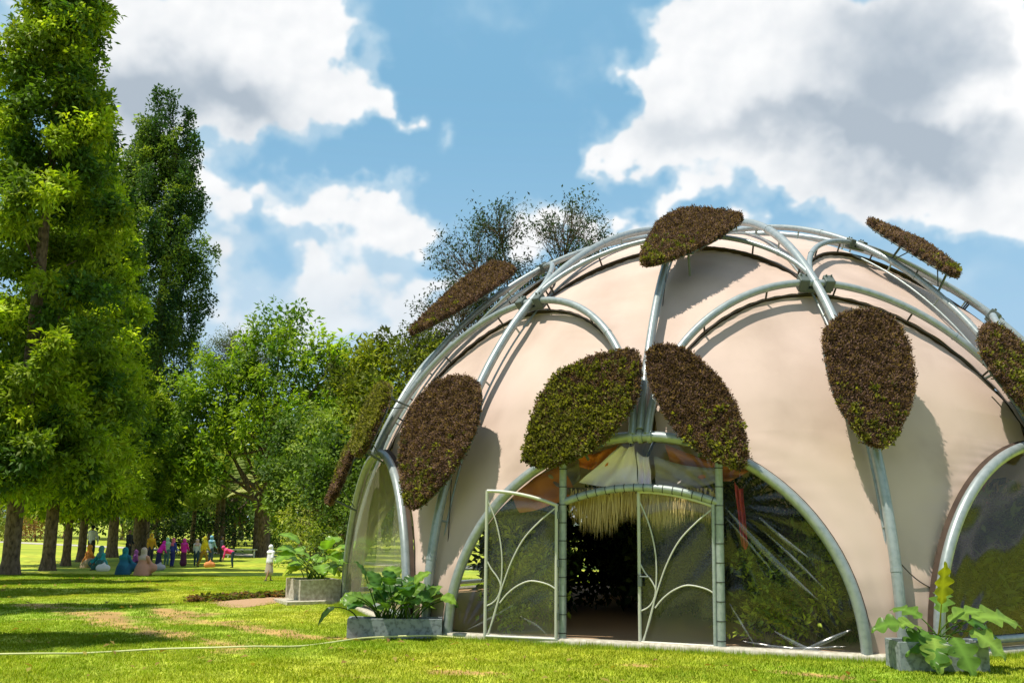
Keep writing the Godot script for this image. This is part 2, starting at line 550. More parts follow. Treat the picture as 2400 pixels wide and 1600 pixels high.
	for l in [["leaf", 0.55, Color(0.34, 0.42, 0.10)], ["glossy_leaf", 0.32, Color(0.24, 0.32, 0.06)], ["dry_leaf", 0.8, Color(0.2, 0.15, 0.1)], ["grass_leaf", 0.7, Color(0.36, 0.42, 0.08)]]:
		var m := mat(l[0], Color.WHITE, l[1], 0.0, true)
		m.backlight_enabled = true
		m.backlight = Color(0.92, 0.96, 0.55)
		m.cull_mode = BaseMaterial3D.CULL_DISABLED
		m.metallic_specular = 0.35

# ------------------------------------------------------------------ lawn
# bare earth worn into the lawn: x, z, x, z, half width
const WORN := [[-7.1, -17.1, -6.5, -16.6, 0.5], [-6.5, -16.6, -5.1, -14.7, 0.42], [-5.1, -14.7, -4.6, -14.5, 0.3], [-6.1, -18.1, -4.8, -16.4, 0.5], [-4.8, -16.4, -4.0, -15.4, 0.42], [-4.0, -15.4, -2.9, -14.4, 0.34], [-2.9, -14.4, -2.0, -14.0, 0.25], [-4.15, -13.8, -3.4, -13.1, 0.34], [1.5, -11.95, 2.0, -11.85, 0.16], [-0.7, -11.15, -0.1, -11.1, 0.16], [-9.0, -19.0, -7.6, -17.8, 0.5], [3.0, -11.5, 3.7, -11.2, 0.12], [-1.8, -10.9, -1.3, -10.8, 0.12]]
var worn_noise := FastNoiseLite.new()

func worn(x: float, z: float) -> float:
	var best := 9.0
	for w in WORN:
		var ax: float = x - w[0]
		var az: float = z - w[1]
		var bx: float = w[2] - w[0]
		var bz: float = w[3] - w[1]
		var t := clampf((ax * bx + az * bz) / (bx * bx + bz * bz), 0.0, 1.0)
		best = minf(best, Vector2(ax - bx * t, az - bz * t).length() / w[4])
	if best > 2.6:
		return 0.0
	return clampf(1.25 - best + worn_noise.get_noise_2d(x, z) * 1.5, 0.0, 1.0)

func ground() -> void:
	worn_noise.seed = 77; worn_noise.frequency = 0.9; worn_noise.fractal_octaves = 4
	var x0 := -34.0
	var x1 := 14.0
	var z0 := -58.0
	var z1 := 2.0
	# picture of the turf over the near lawn: grass tones and bare earth
	var tw := 1024
	var th := 1280
	var n1 := FastNoiseLite.new(); n1.seed = 1; n1.frequency = 0.16; n1.fractal_octaves = 3
	var n2 := FastNoiseLite.new(); n2.seed = 2; n2.frequency = 1.7; n2.fractal_octaves = 4
	var im := Image.create(tw, th, false, Image.FORMAT_RGB8)
	var data := im.get_data()
	for y in th:
		var z := z0 + (y + 0.5) * (z1 - z0) / th
		for x in tw:
			var wx := x0 + (x + 0.5) * (x1 - x0) / tw
			var a := n1.get_noise_2d(wx, z)
			var b := n2.get_noise_2d(wx, z)
			var c := Color(0.235, 0.35, 0.02).lerp(Color(0.43, 0.44, 0.034), clampf(0.5 + a * 0.9, 0.0, 1.0)) * (1.0 + b * 0.55)
			var w := worn(wx, z) if z < -10.0 and z > -20.0 else 0.0
			if w > 0.0:
				c = c.lerp(Color(0.42, 0.215, 0.095) * (1.0 + b * 0.5), w * 0.8)
			c = c.linear_to_srgb()
			var i := (y * tw + x) * 3
			data[i] = clampi(int(c.r * 255.0), 0, 255); data[i + 1] = clampi(int(c.g * 255.0), 0, 255); data[i + 2] = clampi(int(c.b * 255.0), 0, 255)
	im = Image.create_from_data(tw, th, false, Image.FORMAT_RGB8, data)
	var near := mat("turf", Color.WHITE, 0.95)
	near.albedo_texture = ImageTexture.create_from_image(im)
	near.texture_repeat = false
	var far := mat("far_turf", Color(0.44, 0.46, 0.036), 0.95)
	far.albedo_texture = noise_tex(0.012, [Color(0.72, 0.82, 0.6), Color(1, 1, 1)], 512, false, 4, 41)
	far.uv1_triplanar = true; far.uv1_world_triplanar = true; far.uv1_scale = Vector3.ONE * 0.03
	var bump := FastNoiseLite.new(); bump.seed = 12; bump.frequency = 0.35; bump.fractal_octaves = 3
	var soil := func(x: float, z: float) -> float:
		var away := clampf((Vector2(x - DOME.x, z - DOME.z).length() - 7.6) / 2.0, 0.0, 1.0)
		return land(z) + bump.get_noise_2d(x, z) * 0.05 * away
	var mb := MB.new()
	var nx := 120
	var nz := 150
	var rows := []
	for j in nz + 1:
		var z := lerpf(z1, z0, j / float(nz))
		var row := PackedVector3Array()
		for i in nx + 1:
			var x := lerpf(x0, x1, i / float(nx))
			var rim := minf(minf(i, nx - i), minf(j, nz - j))
			var away := clampf((Vector2(x - DOME.x, z - DOME.z).length() - 7.6) / 2.0, 0.0, 1.0)
			row.append(Vector3(x, land(z) + bump.get_noise_2d(x, z) * 0.05 * minf(1.0, rim / 4.0) * away, z))
		rows.append(row)
	# du = -z, dv = +x: normal down, so turn the rows round
	rows.reverse()
	mb.grid(rows)
	for i in mb.v.size():
		mb.uv[i] = Vector2((mb.v[i].x - x0) / (x1 - x0), (mb.v[i].z - z0) / (z1 - z0))
	var am := mb.mesh(near)
	var fr := MB.new()
	var big := 900.0
	var xs := [-big, x0, x1, big]
	for i in 3:
		var zs := [-big, z0, -46.0, -42.0, -38.0, -34.0, -30.0, -26.0, -22.0, -20.0, z1, big]
		for j in zs.size() - 1:
			if i == 1 and zs[j] >= z0 - 0.1 and zs[j + 1] <= z1 + 0.1:
				continue
			fr.quad(on(xs[i], zs[j]), on(xs[i + 1], zs[j]), on(xs[i + 1], zs[j + 1]), on(xs[i], zs[j + 1]), Vector3.UP)
	fr.mesh(far, am)
	structure("lawn", am, "sunlit green lawn worn to bare earth in places in front of the dome")
	# blades of grass
	var tuft := MB.new()
	var rng := RandomNumberGenerator.new(); rng.seed = 4
	for k in 26:
		var p := Vector3(rng.randf_range(-0.16, 0.16), -0.005, rng.randf_range(-0.16, 0.16))
		var d := Vector3(rng.randf_range(-1, 1), 0, rng.randf_range(-1, 1)).normalized()
		var hgt := rng.randf_range(0.016, 0.040)
		var w := rng.randf_range(0.004, 0.008)
		var s := Vector3(-d.z, 0, d.x) * w
		tuft.col = Color.WHITE * rng.randf_range(0.75, 1.25)
		tuft.tri(p - s, p + s, p + d * hgt * 0.6 + Vector3.UP * hgt, (Vector3.UP * 0.8 + d * 0.5).normalized())
	var where := []
	var tint := []
	for k in 52000:
		var dd := sqrt(rng.randf_range(9.4 * 9.4, 34.0 * 34.0)) if k < 44000 else rng.randf_range(9.4, 16.0)
		var x := rng.randf_range(-0.56, 0.56) * dd
		var z := -dd
		var rel := Vector2(x - DOME.x, z - DOME.z)
		var off := fposmod(atan2(rel.x, rel.y) - PH + A, 2 * A) - A
		if rel.length() < (7.62 if absf(off) > HB else 7.62 * cos(HB) / cos(off)):
			continue
		var w := worn(x, z)
		if rng.randf() < w * 0.85:
			continue
		var a := n1.get_noise_2d(x, z)
		var c := Color(0.25, 0.42, 0.022).lerp(Color(0.50, 0.55, 0.042), clampf(0.5 + a * 0.8 + rng.randf_range(-0.35, 0.35), 0.0, 1.0)) * rng.randf_range(0.75, 1.25)
		c.a = 1.0
		where.append(Transform3D(Basis(Vector3.UP, rng.randf() * TAU).scaled(Vector3(1, rng.randf_range(0.6, 1.25), 1)), Vector3(x, soil.call(x, z), z)))
		tint.append(c)
	for k in 1500:   # longer blades that the mower leaves along the kerb
		var az := PH + rng.randf_range(-1.2, 1.0)
		var off := fposmod(az - PH + A, 2 * A) - A
		var rr := (7.60 if absf(off) > HB else 7.60 * cos(HB) / cos(off)) + absf(rng.randfn()) * 0.07
		var c := Color(0.22, 0.40, 0.02).lerp(Color(0.46, 0.52, 0.04), rng.randf()) * rng.randf_range(0.7, 1.15)
		c.a = 1.0
		where.append(Transform3D(Basis(Vector3.UP, rng.randf() * TAU).scaled(Vector3(0.6, rng.randf_range(1.2, 3.0), 0.6)), Vector3(DOME.x + sin(az) * rr, 0.0, DOME.z + cos(az) * rr)))
		tint.append(c)
	var gr := swarm("grass_blades", tuft.mesh(M.grass_leaf), where, tint, self)
	var litter := MB.new()
	litter.tri(Vector3(-0.03, 0.01, 0), Vector3(0.0, 0.022, 0.018), Vector3(0.045, 0.012, 0), Vector3.UP)
	litter.tri(Vector3(-0.03, 0.01, 0), Vector3(0.0, 0.020, -0.018), Vector3(0.045, 0.012, 0), Vector3.UP)
	var lw := []
	var lt := []
	for k in 700:
		var dd := sqrt(rng.randf_range(90.0, 900.0))
		var x := rng.randf_range(-0.56, 0.40) * dd
		if Vector2(x - DOME.x, -dd - DOME.z).length() < 7.7:
			continue
		lw.append(Transform3D(Basis.from_euler(Vector3(rng.randf_range(-0.5, 0.5), rng.randf() * TAU, rng.randf_range(-0.5, 0.5))).scaled(Vector3.ONE * rng.randf_range(0.7, 1.7)), Vector3(x, soil.call(x, -dd) + 0.02, -dd)))
		var c := Color(0.30, 0.17, 0.06).lerp(Color(0.42, 0.36, 0.08), rng.randf())
		c.a = 1.0
		lt.append(c)
	tag(swarm("fallen_leaves", litter.mesh(M.dry_leaf), lw, lt, self), "dry brown leaves scattered over the lawn", "fallen leaves", "", "stuff")
	tag(gr, "short blades of mown grass over the near lawn", "grass", "", "stuff")

# ------------------------------------------------------------------ the dome
# a point of the pipe frame: direction (radians), elevation (degrees), share of the radius
func dpt(az: float, el: float, rho := 1.0) -> Vector3:
	var e := deg_to_rad(el)
	return Vector3(R * rho * cos(e) * sin(az), R * RY * rho * sin(e), R * rho * cos(e) * cos(az))

func arch_pt(az: float, th: float, grow := 1.0) -> Vector3:   # th: 0 = left foot, PI = right foot
	var out := Vector3(sin(az), 0, cos(az))
	var side := Vector3(cos(az), 0, -sin(az))
	var foot := cos(HB) * R
	var top := out * (6.846 - foot) + Vector3.UP * 2.795
	return out * foot - side * cos(th) * sin(HB) * R * grow + top * sin(th) * grow

func hoop2(az: float, ph: float, rho := 1.0) -> Vector3:     # second tier, over a leg; ph 0..PI
	return dpt(az - A * 0.965 * cos(ph), TAPEX + (TCROSS - TAPEX) * sin(ph), rho)

func hoop3(az: float, ph: float, rho := 1.0) -> Vector3:     # third tier, over an arch
	return dpt(az - A * cos(ph), TCROSS + (TCREST - TCROSS) * sin(ph), rho)

func membrane(left: PackedVector3Array, right: PackedVector3Array, edge: PackedFloat32Array, inset: PackedFloat32Array, sag: float, nu := 44) -> MB:
	var rows := []
	for i in left.size():
		var l := left[i]
		var r := right[i]
		var dl := l.normalized()
		var dr := r.normalized()
		var wide := l.distance_to(r)
		var cut := clampf(inset[i] / maxf(wide, 0.01), 0.0, 0.42)
		var row := PackedVector3Array()
		for j in nu + 1:
			var u := lerpf(cut, 1.0 - cut, j / float(nu))
			var d := dl.slerp(dr, u) if wide > 1e-3 else dl
			var len := lerpf(l.length(), r.length(), u) * edge[i]
			var e := Vector3(d.x, d.y, d.z) * len
			# keep the round of the sphere across wide rows
			var q := Vector3(d.x / R, d.y / (R * RY), d.z / R).length()
			var round_len := 1.0 / q * edge[i]
			e = d * lerpf(len, round_len, clampf(sin(PI * u) * 1.6, 0.0, 1.0))
			var rim := minf(u, 1.0 - u) * wide
			var tt := i / float(left.size() - 1)
			e *= 1.0 + 0.0008 * sin(tt * 150.0 + 3.0 * sin(tt * 17.0)) * exp(-rim / 0.28) * smoothstep(0.0, 0.05, tt) + 0.0007 * sin(u * 23.0 + tt * 9.0) * sin(tt * 31.0 + u * 4.0)
			row.append(e * (1.0 - sag * sin(PI * u) * sin(PI * clampf(i / float(left.size() - 1), 0.0, 1.0))))
		rows.append(row)
	rows.reverse()
	var mb := MB.new()
	mb.grid(rows)
	if mb.n[mb.n.size() / 2].dot(mb.v[mb.v.size() / 2]) < 0.0:
		rows.reverse()
		mb = MB.new(); mb.grid(rows)
	return mb

func curve(f: Callable, a: float, b: float, n: int) -> PackedVector3Array:
	var p := PackedVector3Array()
	for i in n + 1:
		p.append(f.call(lerpf(a, b, i / float(n))))
	return p

func strip(a: PackedVector3Array, b: PackedVector3Array) -> MB:
	var mb := MB.new()
	var rows := []
	for k in 4:
		var row := PackedVector3Array()
		for i in a.size():
			row.append(a[i].lerp(b[i], k / 3.0))
		rows.append(row)
	mb.grid(rows)
	return mb

func railed(pts: PackedVector3Array, r: float, depth: float, every: int, r2 := 0.018) -> Array:
	# the pipe, and the thin inner rail that the fabric is laced to, with its stand-offs
	var pipe := MB.new()
	pipe.tube(pts, r, r, 10)
	for i in range(every, pts.size() - 1, every * 2):
		pipe.tube(PackedVector3Array([pts[i].lerp(pts[i + 1], 0.0), pts[i].lerp(pts[i + 1], 0.25)]), r + 0.006, r + 0.006, 10)
	var rail := MB.new()
	var inner := PackedVector3Array()
	for p in pts:
		inner.append(p * (1.0 - depth))
	rail.tube(inner, r2, r2, 6)
	for i in range(every / 2, pts.size(), every):
		rail.bar(pts[i], inner[i], 0.016, 5)
	return [pipe, rail]

func dome() -> void:
	var d := thing("greenhouse_dome", "large round greenhouse of pale fabric stretched under grey pipe arches", "greenhouse", DOME)
	var turn := func(k: int) -> Transform3D: return Transform3D(Basis(Vector3.UP, PH + k * A), Vector3.ZERO)
	# --- fabric
	var n := 64
	var lft := PackedVector3Array()
	var rgt := PackedVector3Array()
	var edge := PackedFloat32Array()
	var ins := PackedFloat32Array()
	for i in n + 1:       # leg panel, lower half: between two ground arches
		var th := lerpf(PI - 0.01, PI / 2 + 0.06, i / float(n))
		lft.append(arch_pt(-A, th)); rgt.append(arch_pt(A, PI - th))
		edge.append(lerpf(0.992, 0.974, smoothstep(0.0, 0.6, i / float(n)))); ins.append(0.045)
	for i in range(1, n + 1):
		var ph := lerpf(0.12, PI / 2, i / float(n))
		lft.append(hoop2(0.0, ph)); rgt.append(hoop2(0.0, PI - ph))
		edge.append(lerpf(0.974, 0.966, smoothstep(0.0, 0.5, i / float(n)))); ins.append(0.015)
	var leg_panel := membrane(lft, rgt, edge, ins, 0.010).mesh(M.fabric)
	lft = PackedVector3Array(); rgt = PackedVector3Array(); edge = PackedFloat32Array(); ins = PackedFloat32Array()
	for i in n + 1:
		var ph := lerpf(0.0, PI / 2, i / float(n))
		lft.append(hoop2(-A, PI - ph)); rgt.append(hoop2(A, ph))
		edge.append(0.975); ins.append(0.01)
	for i in range(1, n + 1):
		var ph := lerpf(0.0, PI / 2, i / float(n))
		lft.append(hoop3(0.0, ph)); rgt.append(hoop3(0.0, PI - ph))
		edge.append(lerpf(0.975, 0.966, smoothstep(0.0, 0.4, i / float(n)))); ins.append(0.015)
	var mid_panel := membrane(lft, rgt, edge, ins, 0.014).mesh(M.fabric)
	lft = PackedVector3Array(); rgt = PackedVector3Array(); edge = PackedFloat32Array(); ins = PackedFloat32Array()
	for i in n + 1:
		var ph := lerpf(0.0, PI / 2, i / float(n))
		lft.append(hoop3(-A, PI - ph)); rgt.append(hoop3(A, ph))
		edge.append(0.975); ins.append(0.01)
	for i in range(1, n + 1):
		var el := lerpf(TCREST, 89.7, i / float(n))
		lft.append(dpt(-A, el)); rgt.append(dpt(A, el))
		edge.append(0.975); ins.append(0.0)
	var top_panel := membrane(lft, rgt, edge, ins, 0.008).mesh(M.fabric)
	# brown edge strips behind the seams; shade of the gaps is in their colour
	var flap2 := strip(curve(func(t): return hoop2(0.0, t, 0.950), 0.06, PI - 0.06, 40), curve(func(t): return hoop2(0.0, t, 0.966) + Vector3.UP * 0.05, 0.06, PI - 0.06, 40)).mesh(M.hem_shade)
	var flap3 := strip(curve(func(t): return hoop3(0.0, t, 0.950), 0.06, PI - 0.06, 40), curve(func(t): return hoop3(0.0, t, 0.966) + Vector3.UP * 0.05, 0.06, PI - 0.06, 40)).mesh(M.hem_shade)
	var skirt := strip(curve(func(t): return arch_pt(0.0, t, 1.005), 0.02, PI - 0.02, 48), curve(func(t): return arch_pt(0.0, t, 1.045) * 0.984, 0.02, PI - 0.02, 48)).mesh(M.hem_shade)
	# --- pipes
	var legs := railed(curve(func(t): return dpt(0.0, t), -1.0, 89.6, 60), 0.071, 0.026, 6)
	var ups := railed(curve(func(t): return dpt(0.0, t), TAPEX + 0.6, 89.6, 46), 0.056, 0.026, 6)
	var leg_pipe: Mesh = legs[0].mesh(M.pipe)
	var leg_rail: Mesh = legs[1].mesh(M.pipe)
	var up_pipe: Mesh = ups[0].mesh(M.pipe)
	var up_rail: Mesh = ups[1].mesh(M.pipe)
	var h2 := railed(curve(func(t): return hoop2(0.0, t), 0.0, PI, 64), 0.059, 0.028, 10, 0.014)
	var h3 := railed(curve(func(t): return hoop3(0.0, t), 0.0, PI, 48), 0.045, 0.026, 8, 0.014)
	var h2_pipe: Mesh = h2[0].mesh(M.pipe)
	var h2_rail: Mesh = h2[1].mesh(M.cable)
	var h3_pipe: Mesh = h3[0].mesh(M.pipe)
	var h3_rail: Mesh = h3[1].mesh(M.cable)
	var ar := MB.new()
	ar.tube(curve(func(t): return arch_pt(0.0, t), -0.02, PI + 0.02, 64), 0.072, 0.072, 12)
	var arch_mesh := ar.mesh(M.pipe)
	# clamps where pipes cross
	var cl := MB.new()
	for s in [-1.0, 1.0]:
		cl.box(Transform3D(Basis(Vector3.RIGHT, 0.0), Vector3(s * 0.20, 0, 0.0)), Vector3(0.15, 0.19, 0.19))
	cl.box(Transform3D(Basis(), Vector3(0, 0, -0.10)), Vector3(0.52, 0.15, 0.07))
	for s in [-1.0, 1.0]:
		for u in [-1.0, 1.0]:
			cl.tube(PackedVector3Array([Vector3(s * 0.20 + u * 0.04, 0.05, 0.09), Vector3(s * 0.20 + u * 0.04, 0.05, 0.125)]), 0.014, 0.014, 6)
	var clamp_mesh := cl.mesh(M.clamp)
	var collar := MB.new()
	for x in [-0.13, 0.0, 0.13]:
		collar.tube(PackedVector3Array([Vector3(x, 0.02, -0.02), Vector3(x, 0.36, -0.13)]), 0.028, 0.028, 7)
		collar.tube(PackedVector3Array([Vector3(x - 0.03, 0, 0), Vector3(x + 0.03, 0, 0)]), 0.096, 0.096, 12)
	var collar_mesh := collar.mesh(M.pipe)
	var foot := MB.new()
	foot.box(Transform3D(Basis(), Vector3(0, 0.03, R)), Vector3(0.46, 0.09, 0.36))
	var foot_mesh := foot.mesh(M.concrete)
	for k in range(-6, 8):
		var t: Transform3D = turn.call(k)
		var odd := absi(k) % 2 == 1
		if odd:
			part("leg_panel", leg_panel, d, t)
			part("upper_panel", top_panel, d, t)
			part("seam_shade_flap", flap2, d, t)
			var lp := part("leg_pipe", leg_pipe, d, t)
			part("inner_rail", leg_rail, lp)
			part("footing", foot_mesh, lp)
			var hp := part("middle_hoop", h2_pipe, d, t)
			part("inner_rail", h2_rail, hp)
		else:
			part("middle_panel", mid_panel, d, t)
			part("seam_shade_flap", flap3, d, t)
			part("arch_shade_skirt", skirt, d, t)
			var up := part("upright_pipe", up_pipe, d, t)
			part("inner_rail", up_rail, up)
			var hp := part("upper_hoop", h3_pipe, d, t)
			part("inner_rail", h3_rail, hp)
			var a := part("ground_arch", arch_mesh, d, t)
			part("apex_collar", collar_mesh, a, Transform3D(Basis(), arch_pt(0.0, PI / 2)))
			if k != 0:
				glaze(a, k)
		var el := TCROSS if odd else TCREST
		var at := dpt(0.0, el)
		var b := Basis(Vector3.RIGHT, -deg_to_rad(el))
		part("pipe_clamp", clamp_mesh, d, t * Transform3D(b * (1.0 if odd else 0.75), at))
	# ring at the top
	var rim := MB.new()
	rim.tube(curve(func(t): return dpt(t, 87.5), 0.0, TAU, 40), 0.05, 0.05, 8, false)
	part("crown_ring", rim.mesh(M.pipe), d)
	# base ring of concrete with a bead of pipe
	var kb := MB.new()
	var prof := [Vector2(7.28, -0.1), Vector2(7.28, 0.05), Vector2(7.32, 0.08), Vector2(7.50, 0.08), Vector2(7.55, 0.05), Vector2(7.57, -0.1)]
	var rows := []
	for q in prof:
		var row := PackedVector3Array()
		for j in 140:
			var a := TAU * j / 140.0
			# the ring follows the chord under each arch
			var rel := wrapf(a - PH, -A, A * 13.0)
			var off := fposmod(rel + A, 2 * A) - A
			var rr: float = q.x if absf(off) > HB else q.x * cos(HB) / cos(off)
			row.append(Vector3(sin(a) * rr, q.y, cos(a) * rr))
		rows.append(row)
	kb.grid(rows, true)
	if kb.n[140 * 2].y < 0.0:
		rows.reverse(); kb = MB.new(); kb.grid(rows, true)
	part("base_kerb", kb.mesh(M.concrete), d)
	entrance(d, turn.call(0))
	# thin lines that tie the fabric back
	var seq := [[dpt(PH + A, 9.5), dpt(PH + A + 0.075, 6.5, 0.985)], [dpt(PH, 50.0, 0.985), dpt(PH + 0.01, 29.0, 0.972)], [dpt(PH + A, 22.0), dpt(PH + A + 0.012, 8.0, 0.97)], [dpt(PH - A, 20.0), dpt(PH - A + 0.03, 3.0, 0.98)], [dpt(PH - 0.13, 33.0), dpt(PH - 0.02, 28.0, 0.97)]]
	for s in seq:
		var pts := PackedVector3Array()
		for i in 9:
			var u := i / 8.0
			pts.append(s[0].lerp(s[1], u) * (1.0 + 0.0 * u) - Vector3.UP * 0.06 * sin(PI * u))
		var rope := MB.new()
		rope.tube(pts, 0.008, 0.008, 5)
		part("tie_cord", rope.mesh(M.cable), d)

func wrinkle(s: float, h: float) -> float:
	return 0.016 * sin(s * 2.1 + h * 1.3 + sin(h * 2.0)) + 0.004 * sin((s * 1.2 - h * 1.9) * 4.0 + 1.5 * sin(s * 2.0))

func sheet(s0: float, s1: float, lo: Callable, hi: Callable, back: float, nu := 60, nv := 50) -> MB:
	# plastic sheet in the plane of an arch; s along the arch, h up
	var rows := []
	var foot := cos(HB) * R
	for i in nu + 1:
		var s := lerpf(s0, s1, i / float(nu))
		var row := PackedVector3Array()
		var a: float = lo.call(s)
		var b: float = hi.call(s)
		for j in nv + 1:
			var h := lerpf(a, b, j / float(nv))
			# creases fan out of the lower corners
			var fan := 0.0
			for c in [[2.6, 0.05], [-2.6, 0.05], [1.1, 1.9]]:
				var q := Vector2(s - c[0], h - c[1])
				var rr := q.length()
				fan += 0.006 * sin(q.angle() * 22.0) * exp(-rr * 0.9) * smoothstep(0.05, 0.5, rr)
			row.append(Vector3(s, h, foot - 0.0125 * h - back + wrinkle(s, h) + fan))
		rows.append(row)
	var mb := MB.new()
	mb.grid(rows)
	return mb

func rise(s: float) -> float:
	return 2.795 * sqrt(maxf(0.0, 1.0 - pow(s / 2.7948, 2.0)))

func glaze(a: Node3D, k: int) -> void:
	var zero := func(_s): return 0.08
	part("plastic_film", sheet(-2.77, 2.77, zero, func(s): return maxf(rise(s) - 0.02, 0.09), 0.03).mesh(M.sheen_film if k == -2 else M.film), a)
	var sill := MB.new()
	sill.tube(PackedVector3Array([Vector3(-2.75, 0.19, 6.87), Vector3(2.75, 0.19, 6.87)]), 0.05, 0.05, 8)
	part("sill_pipe", sill.mesh(M.pipe), a)

func ties(mb: MB, a: Vector3, b: Vector3, r: float, gap: float) -> void:
	var n := int(a.distance_to(b) / gap)
	var t := (b - a).normalized()
	for i in n:
		var p := a + t * gap * (i + 0.6)
		mb.tube(PackedVector3Array([p - t * 0.006, p + t * 0.006]), r, r, 8)

func entrance(d: Node3D, t: Transform3D) -> void:
	var foot := cos(HB) * R
	var fz := foot - 0.05
	var door_top := func(s: float) -> float: return 2.10 - 0.20 * pow((s + 0.02) / 1.06, 2.0)
	var zero := func(_s): return 0.03
	var arch: Node3D = null
	for c in d.get_children():
		if c.name.begins_with("ground_arch") and c.transform.is_equal_approx(t):
			arch = c
	part("plastic_film", sheet(-2.77, -1.12, zero, func(s): return maxf(rise(s) - 0.02, 0.05), 0.04).mesh(M.film), arch)
	part("plastic_film", sheet(1.06, 2.77, zero, func(s): return maxf(rise(s) - 0.02, 0.05), 0.04).mesh(M.film), arch)
	part("plastic_film", sheet(-1.10, 1.05, door_top, func(s): return rise(s) - 0.02, 0.04).mesh(M.film), arch)
	# folds in the sheet, tinted pale to paint in streaks of reflected sky
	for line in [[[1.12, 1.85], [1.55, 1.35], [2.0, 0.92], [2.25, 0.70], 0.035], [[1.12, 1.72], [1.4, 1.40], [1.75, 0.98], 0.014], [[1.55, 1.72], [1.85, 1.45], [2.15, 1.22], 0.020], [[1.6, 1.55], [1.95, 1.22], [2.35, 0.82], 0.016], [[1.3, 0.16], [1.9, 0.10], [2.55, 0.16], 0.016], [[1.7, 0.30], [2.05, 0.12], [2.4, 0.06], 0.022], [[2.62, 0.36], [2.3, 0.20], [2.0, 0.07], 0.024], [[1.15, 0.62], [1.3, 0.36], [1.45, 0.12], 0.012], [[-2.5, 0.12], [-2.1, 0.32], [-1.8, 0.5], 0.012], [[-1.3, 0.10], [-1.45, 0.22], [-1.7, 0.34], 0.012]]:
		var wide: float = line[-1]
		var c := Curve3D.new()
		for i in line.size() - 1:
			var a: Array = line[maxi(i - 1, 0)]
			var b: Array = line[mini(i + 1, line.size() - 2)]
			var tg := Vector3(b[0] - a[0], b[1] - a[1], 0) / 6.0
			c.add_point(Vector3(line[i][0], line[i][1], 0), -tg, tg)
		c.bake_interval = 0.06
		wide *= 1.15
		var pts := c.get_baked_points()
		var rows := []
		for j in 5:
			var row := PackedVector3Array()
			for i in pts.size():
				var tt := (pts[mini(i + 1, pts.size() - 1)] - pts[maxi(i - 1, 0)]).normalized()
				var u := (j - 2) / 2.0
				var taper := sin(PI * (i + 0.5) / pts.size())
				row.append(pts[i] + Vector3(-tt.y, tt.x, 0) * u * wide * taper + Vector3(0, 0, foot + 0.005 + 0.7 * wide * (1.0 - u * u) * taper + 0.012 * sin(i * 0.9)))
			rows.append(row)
		var fo := MB.new()
		fo.grid(rows)
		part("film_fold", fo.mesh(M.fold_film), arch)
	# frame: two posts and a curved head, laced with black ties
	var fr := MB.new()
	var tb := MB.new()
	for q in [[-1.10, 2.53], [1.035, 2.56]]:
		var a := Vector3(q[0], 0.0, fz + 0.05)
		var b := Vector3(q[0] + (0.02 if q[0] > 0 else 0.0), q[1], fz + 0.03)
		fr.tube(PackedVector3Array([a, a.lerp(b, 0.5), b]), 0.055, 0.05, 10)
		ties(tb, a, b, 0.059, 0.245)
	fr.tube(PackedVector3Array([Vector3(0.955, 0, fz + 0.04), Vector3(0.97, 1.9, fz + 0.03)]), 0.028, 0.028, 8)
	var head := PackedVector3Array()
	for i in 17:
		var s := lerpf(-1.08, 1.03, i / 16.0)
		head.append(Vector3(s, door_top.call(s), fz + 0.03))
	fr.tube(head, 0.052, 0.052, 10)
	for i in range(1, 16):
		tb.tube(PackedVector3Array([head[i].lerp(head[i + 1], 0.46), head[i].lerp(head[i + 1], 0.54)]), 0.057, 0.057, 8)
	var sill := MB.new()
	sill.box(Transform3D(Basis(), Vector3(0, 0.02, fz + 0.03)), Vector3(5.5, 0.10, 0.10))
	var frame := part("door_frame", fr.mesh(M.green_pipe), d, t)
	part("lacing", tb.mesh(M.tie), frame).set_meta("kind", "stuff")
	part("threshold", sill.mesh(M.concrete), frame)
	# one door leaf, hinge at x = 0, free edge at x = -1.03
	var w := 1.03
	var edge := func(s: float) -> float: return 2.035 - 0.20 * pow((s + w) / w, 2.0) - 0.01
	var lf := MB.new()
	lf.tube(PackedVector3Array([Vector3(-w, 0.04, 0), Vector3(-w, 2.03, 0)]), 0.024, 0.024, 8)
	lf.tube(PackedVector3Array([Vector3(-0.02, 0.04, 0), Vector3(-0.02, 1.84, 0)]), 0.024, 0.024, 8)
	var topc := PackedVector3Array()
	for i in 13:
		var s := lerpf(-w, 0.0, i / 12.0)
		topc.append(Vector3(s, edge.call(s), 0))
	lf.tube(topc, 0.024, 0.024, 8)
	lf.tube(PackedVector3Array([Vector3(-w, 0.05, 0), Vector3(0, 0.05, 0)]), 0.02, 0.02, 8)
	var bars := MB.new()
	for line in [[[-1.03, 1.92], [-0.9, 1.62], [-0.82, 1.30], [-0.795, 1.0], [-0.82, 0.65], [-0.9, 0.32], [-1.0, 0.05]], [[-0.03, 1.80], [-0.25, 1.62], [-0.48, 1.38], [-0.65, 1.08], [-0.78, 0.74], [-0.88, 0.42], [-0.985, 0.05]], [[-1.02, 1.07], [-0.95, 0.95], [-0.86, 0.84], [-0.81, 0.72], [-0.85, 0.58], [-0.92, 0.5], [-1.02, 0.45]], [[-0.02, 0.70], [-0.12, 0.76], [-0.28, 0.80], [-0.42, 0.80], [-0.58, 0.73], [-0.72, 0.62], [-0.82, 0.50]]]:
		var c := Curve3D.new()
		for i in line.size():
			var p := Vector3(line[i][0], line[i][1], 0.0)
			var a: Array = line[maxi(i - 1, 0)]
			var b: Array = line[mini(i + 1, line.size() - 1)]
			var tg := Vector3(b[0] - a[0], b[1] - a[1], 0) / 6.0
			c.add_point(p, -tg, tg)
		c.bake_interval = 0.06
		bars.tube(c.get_baked_points(), 0.011, 0.011, 7)
	var fm := MB.new()
	var rows := []
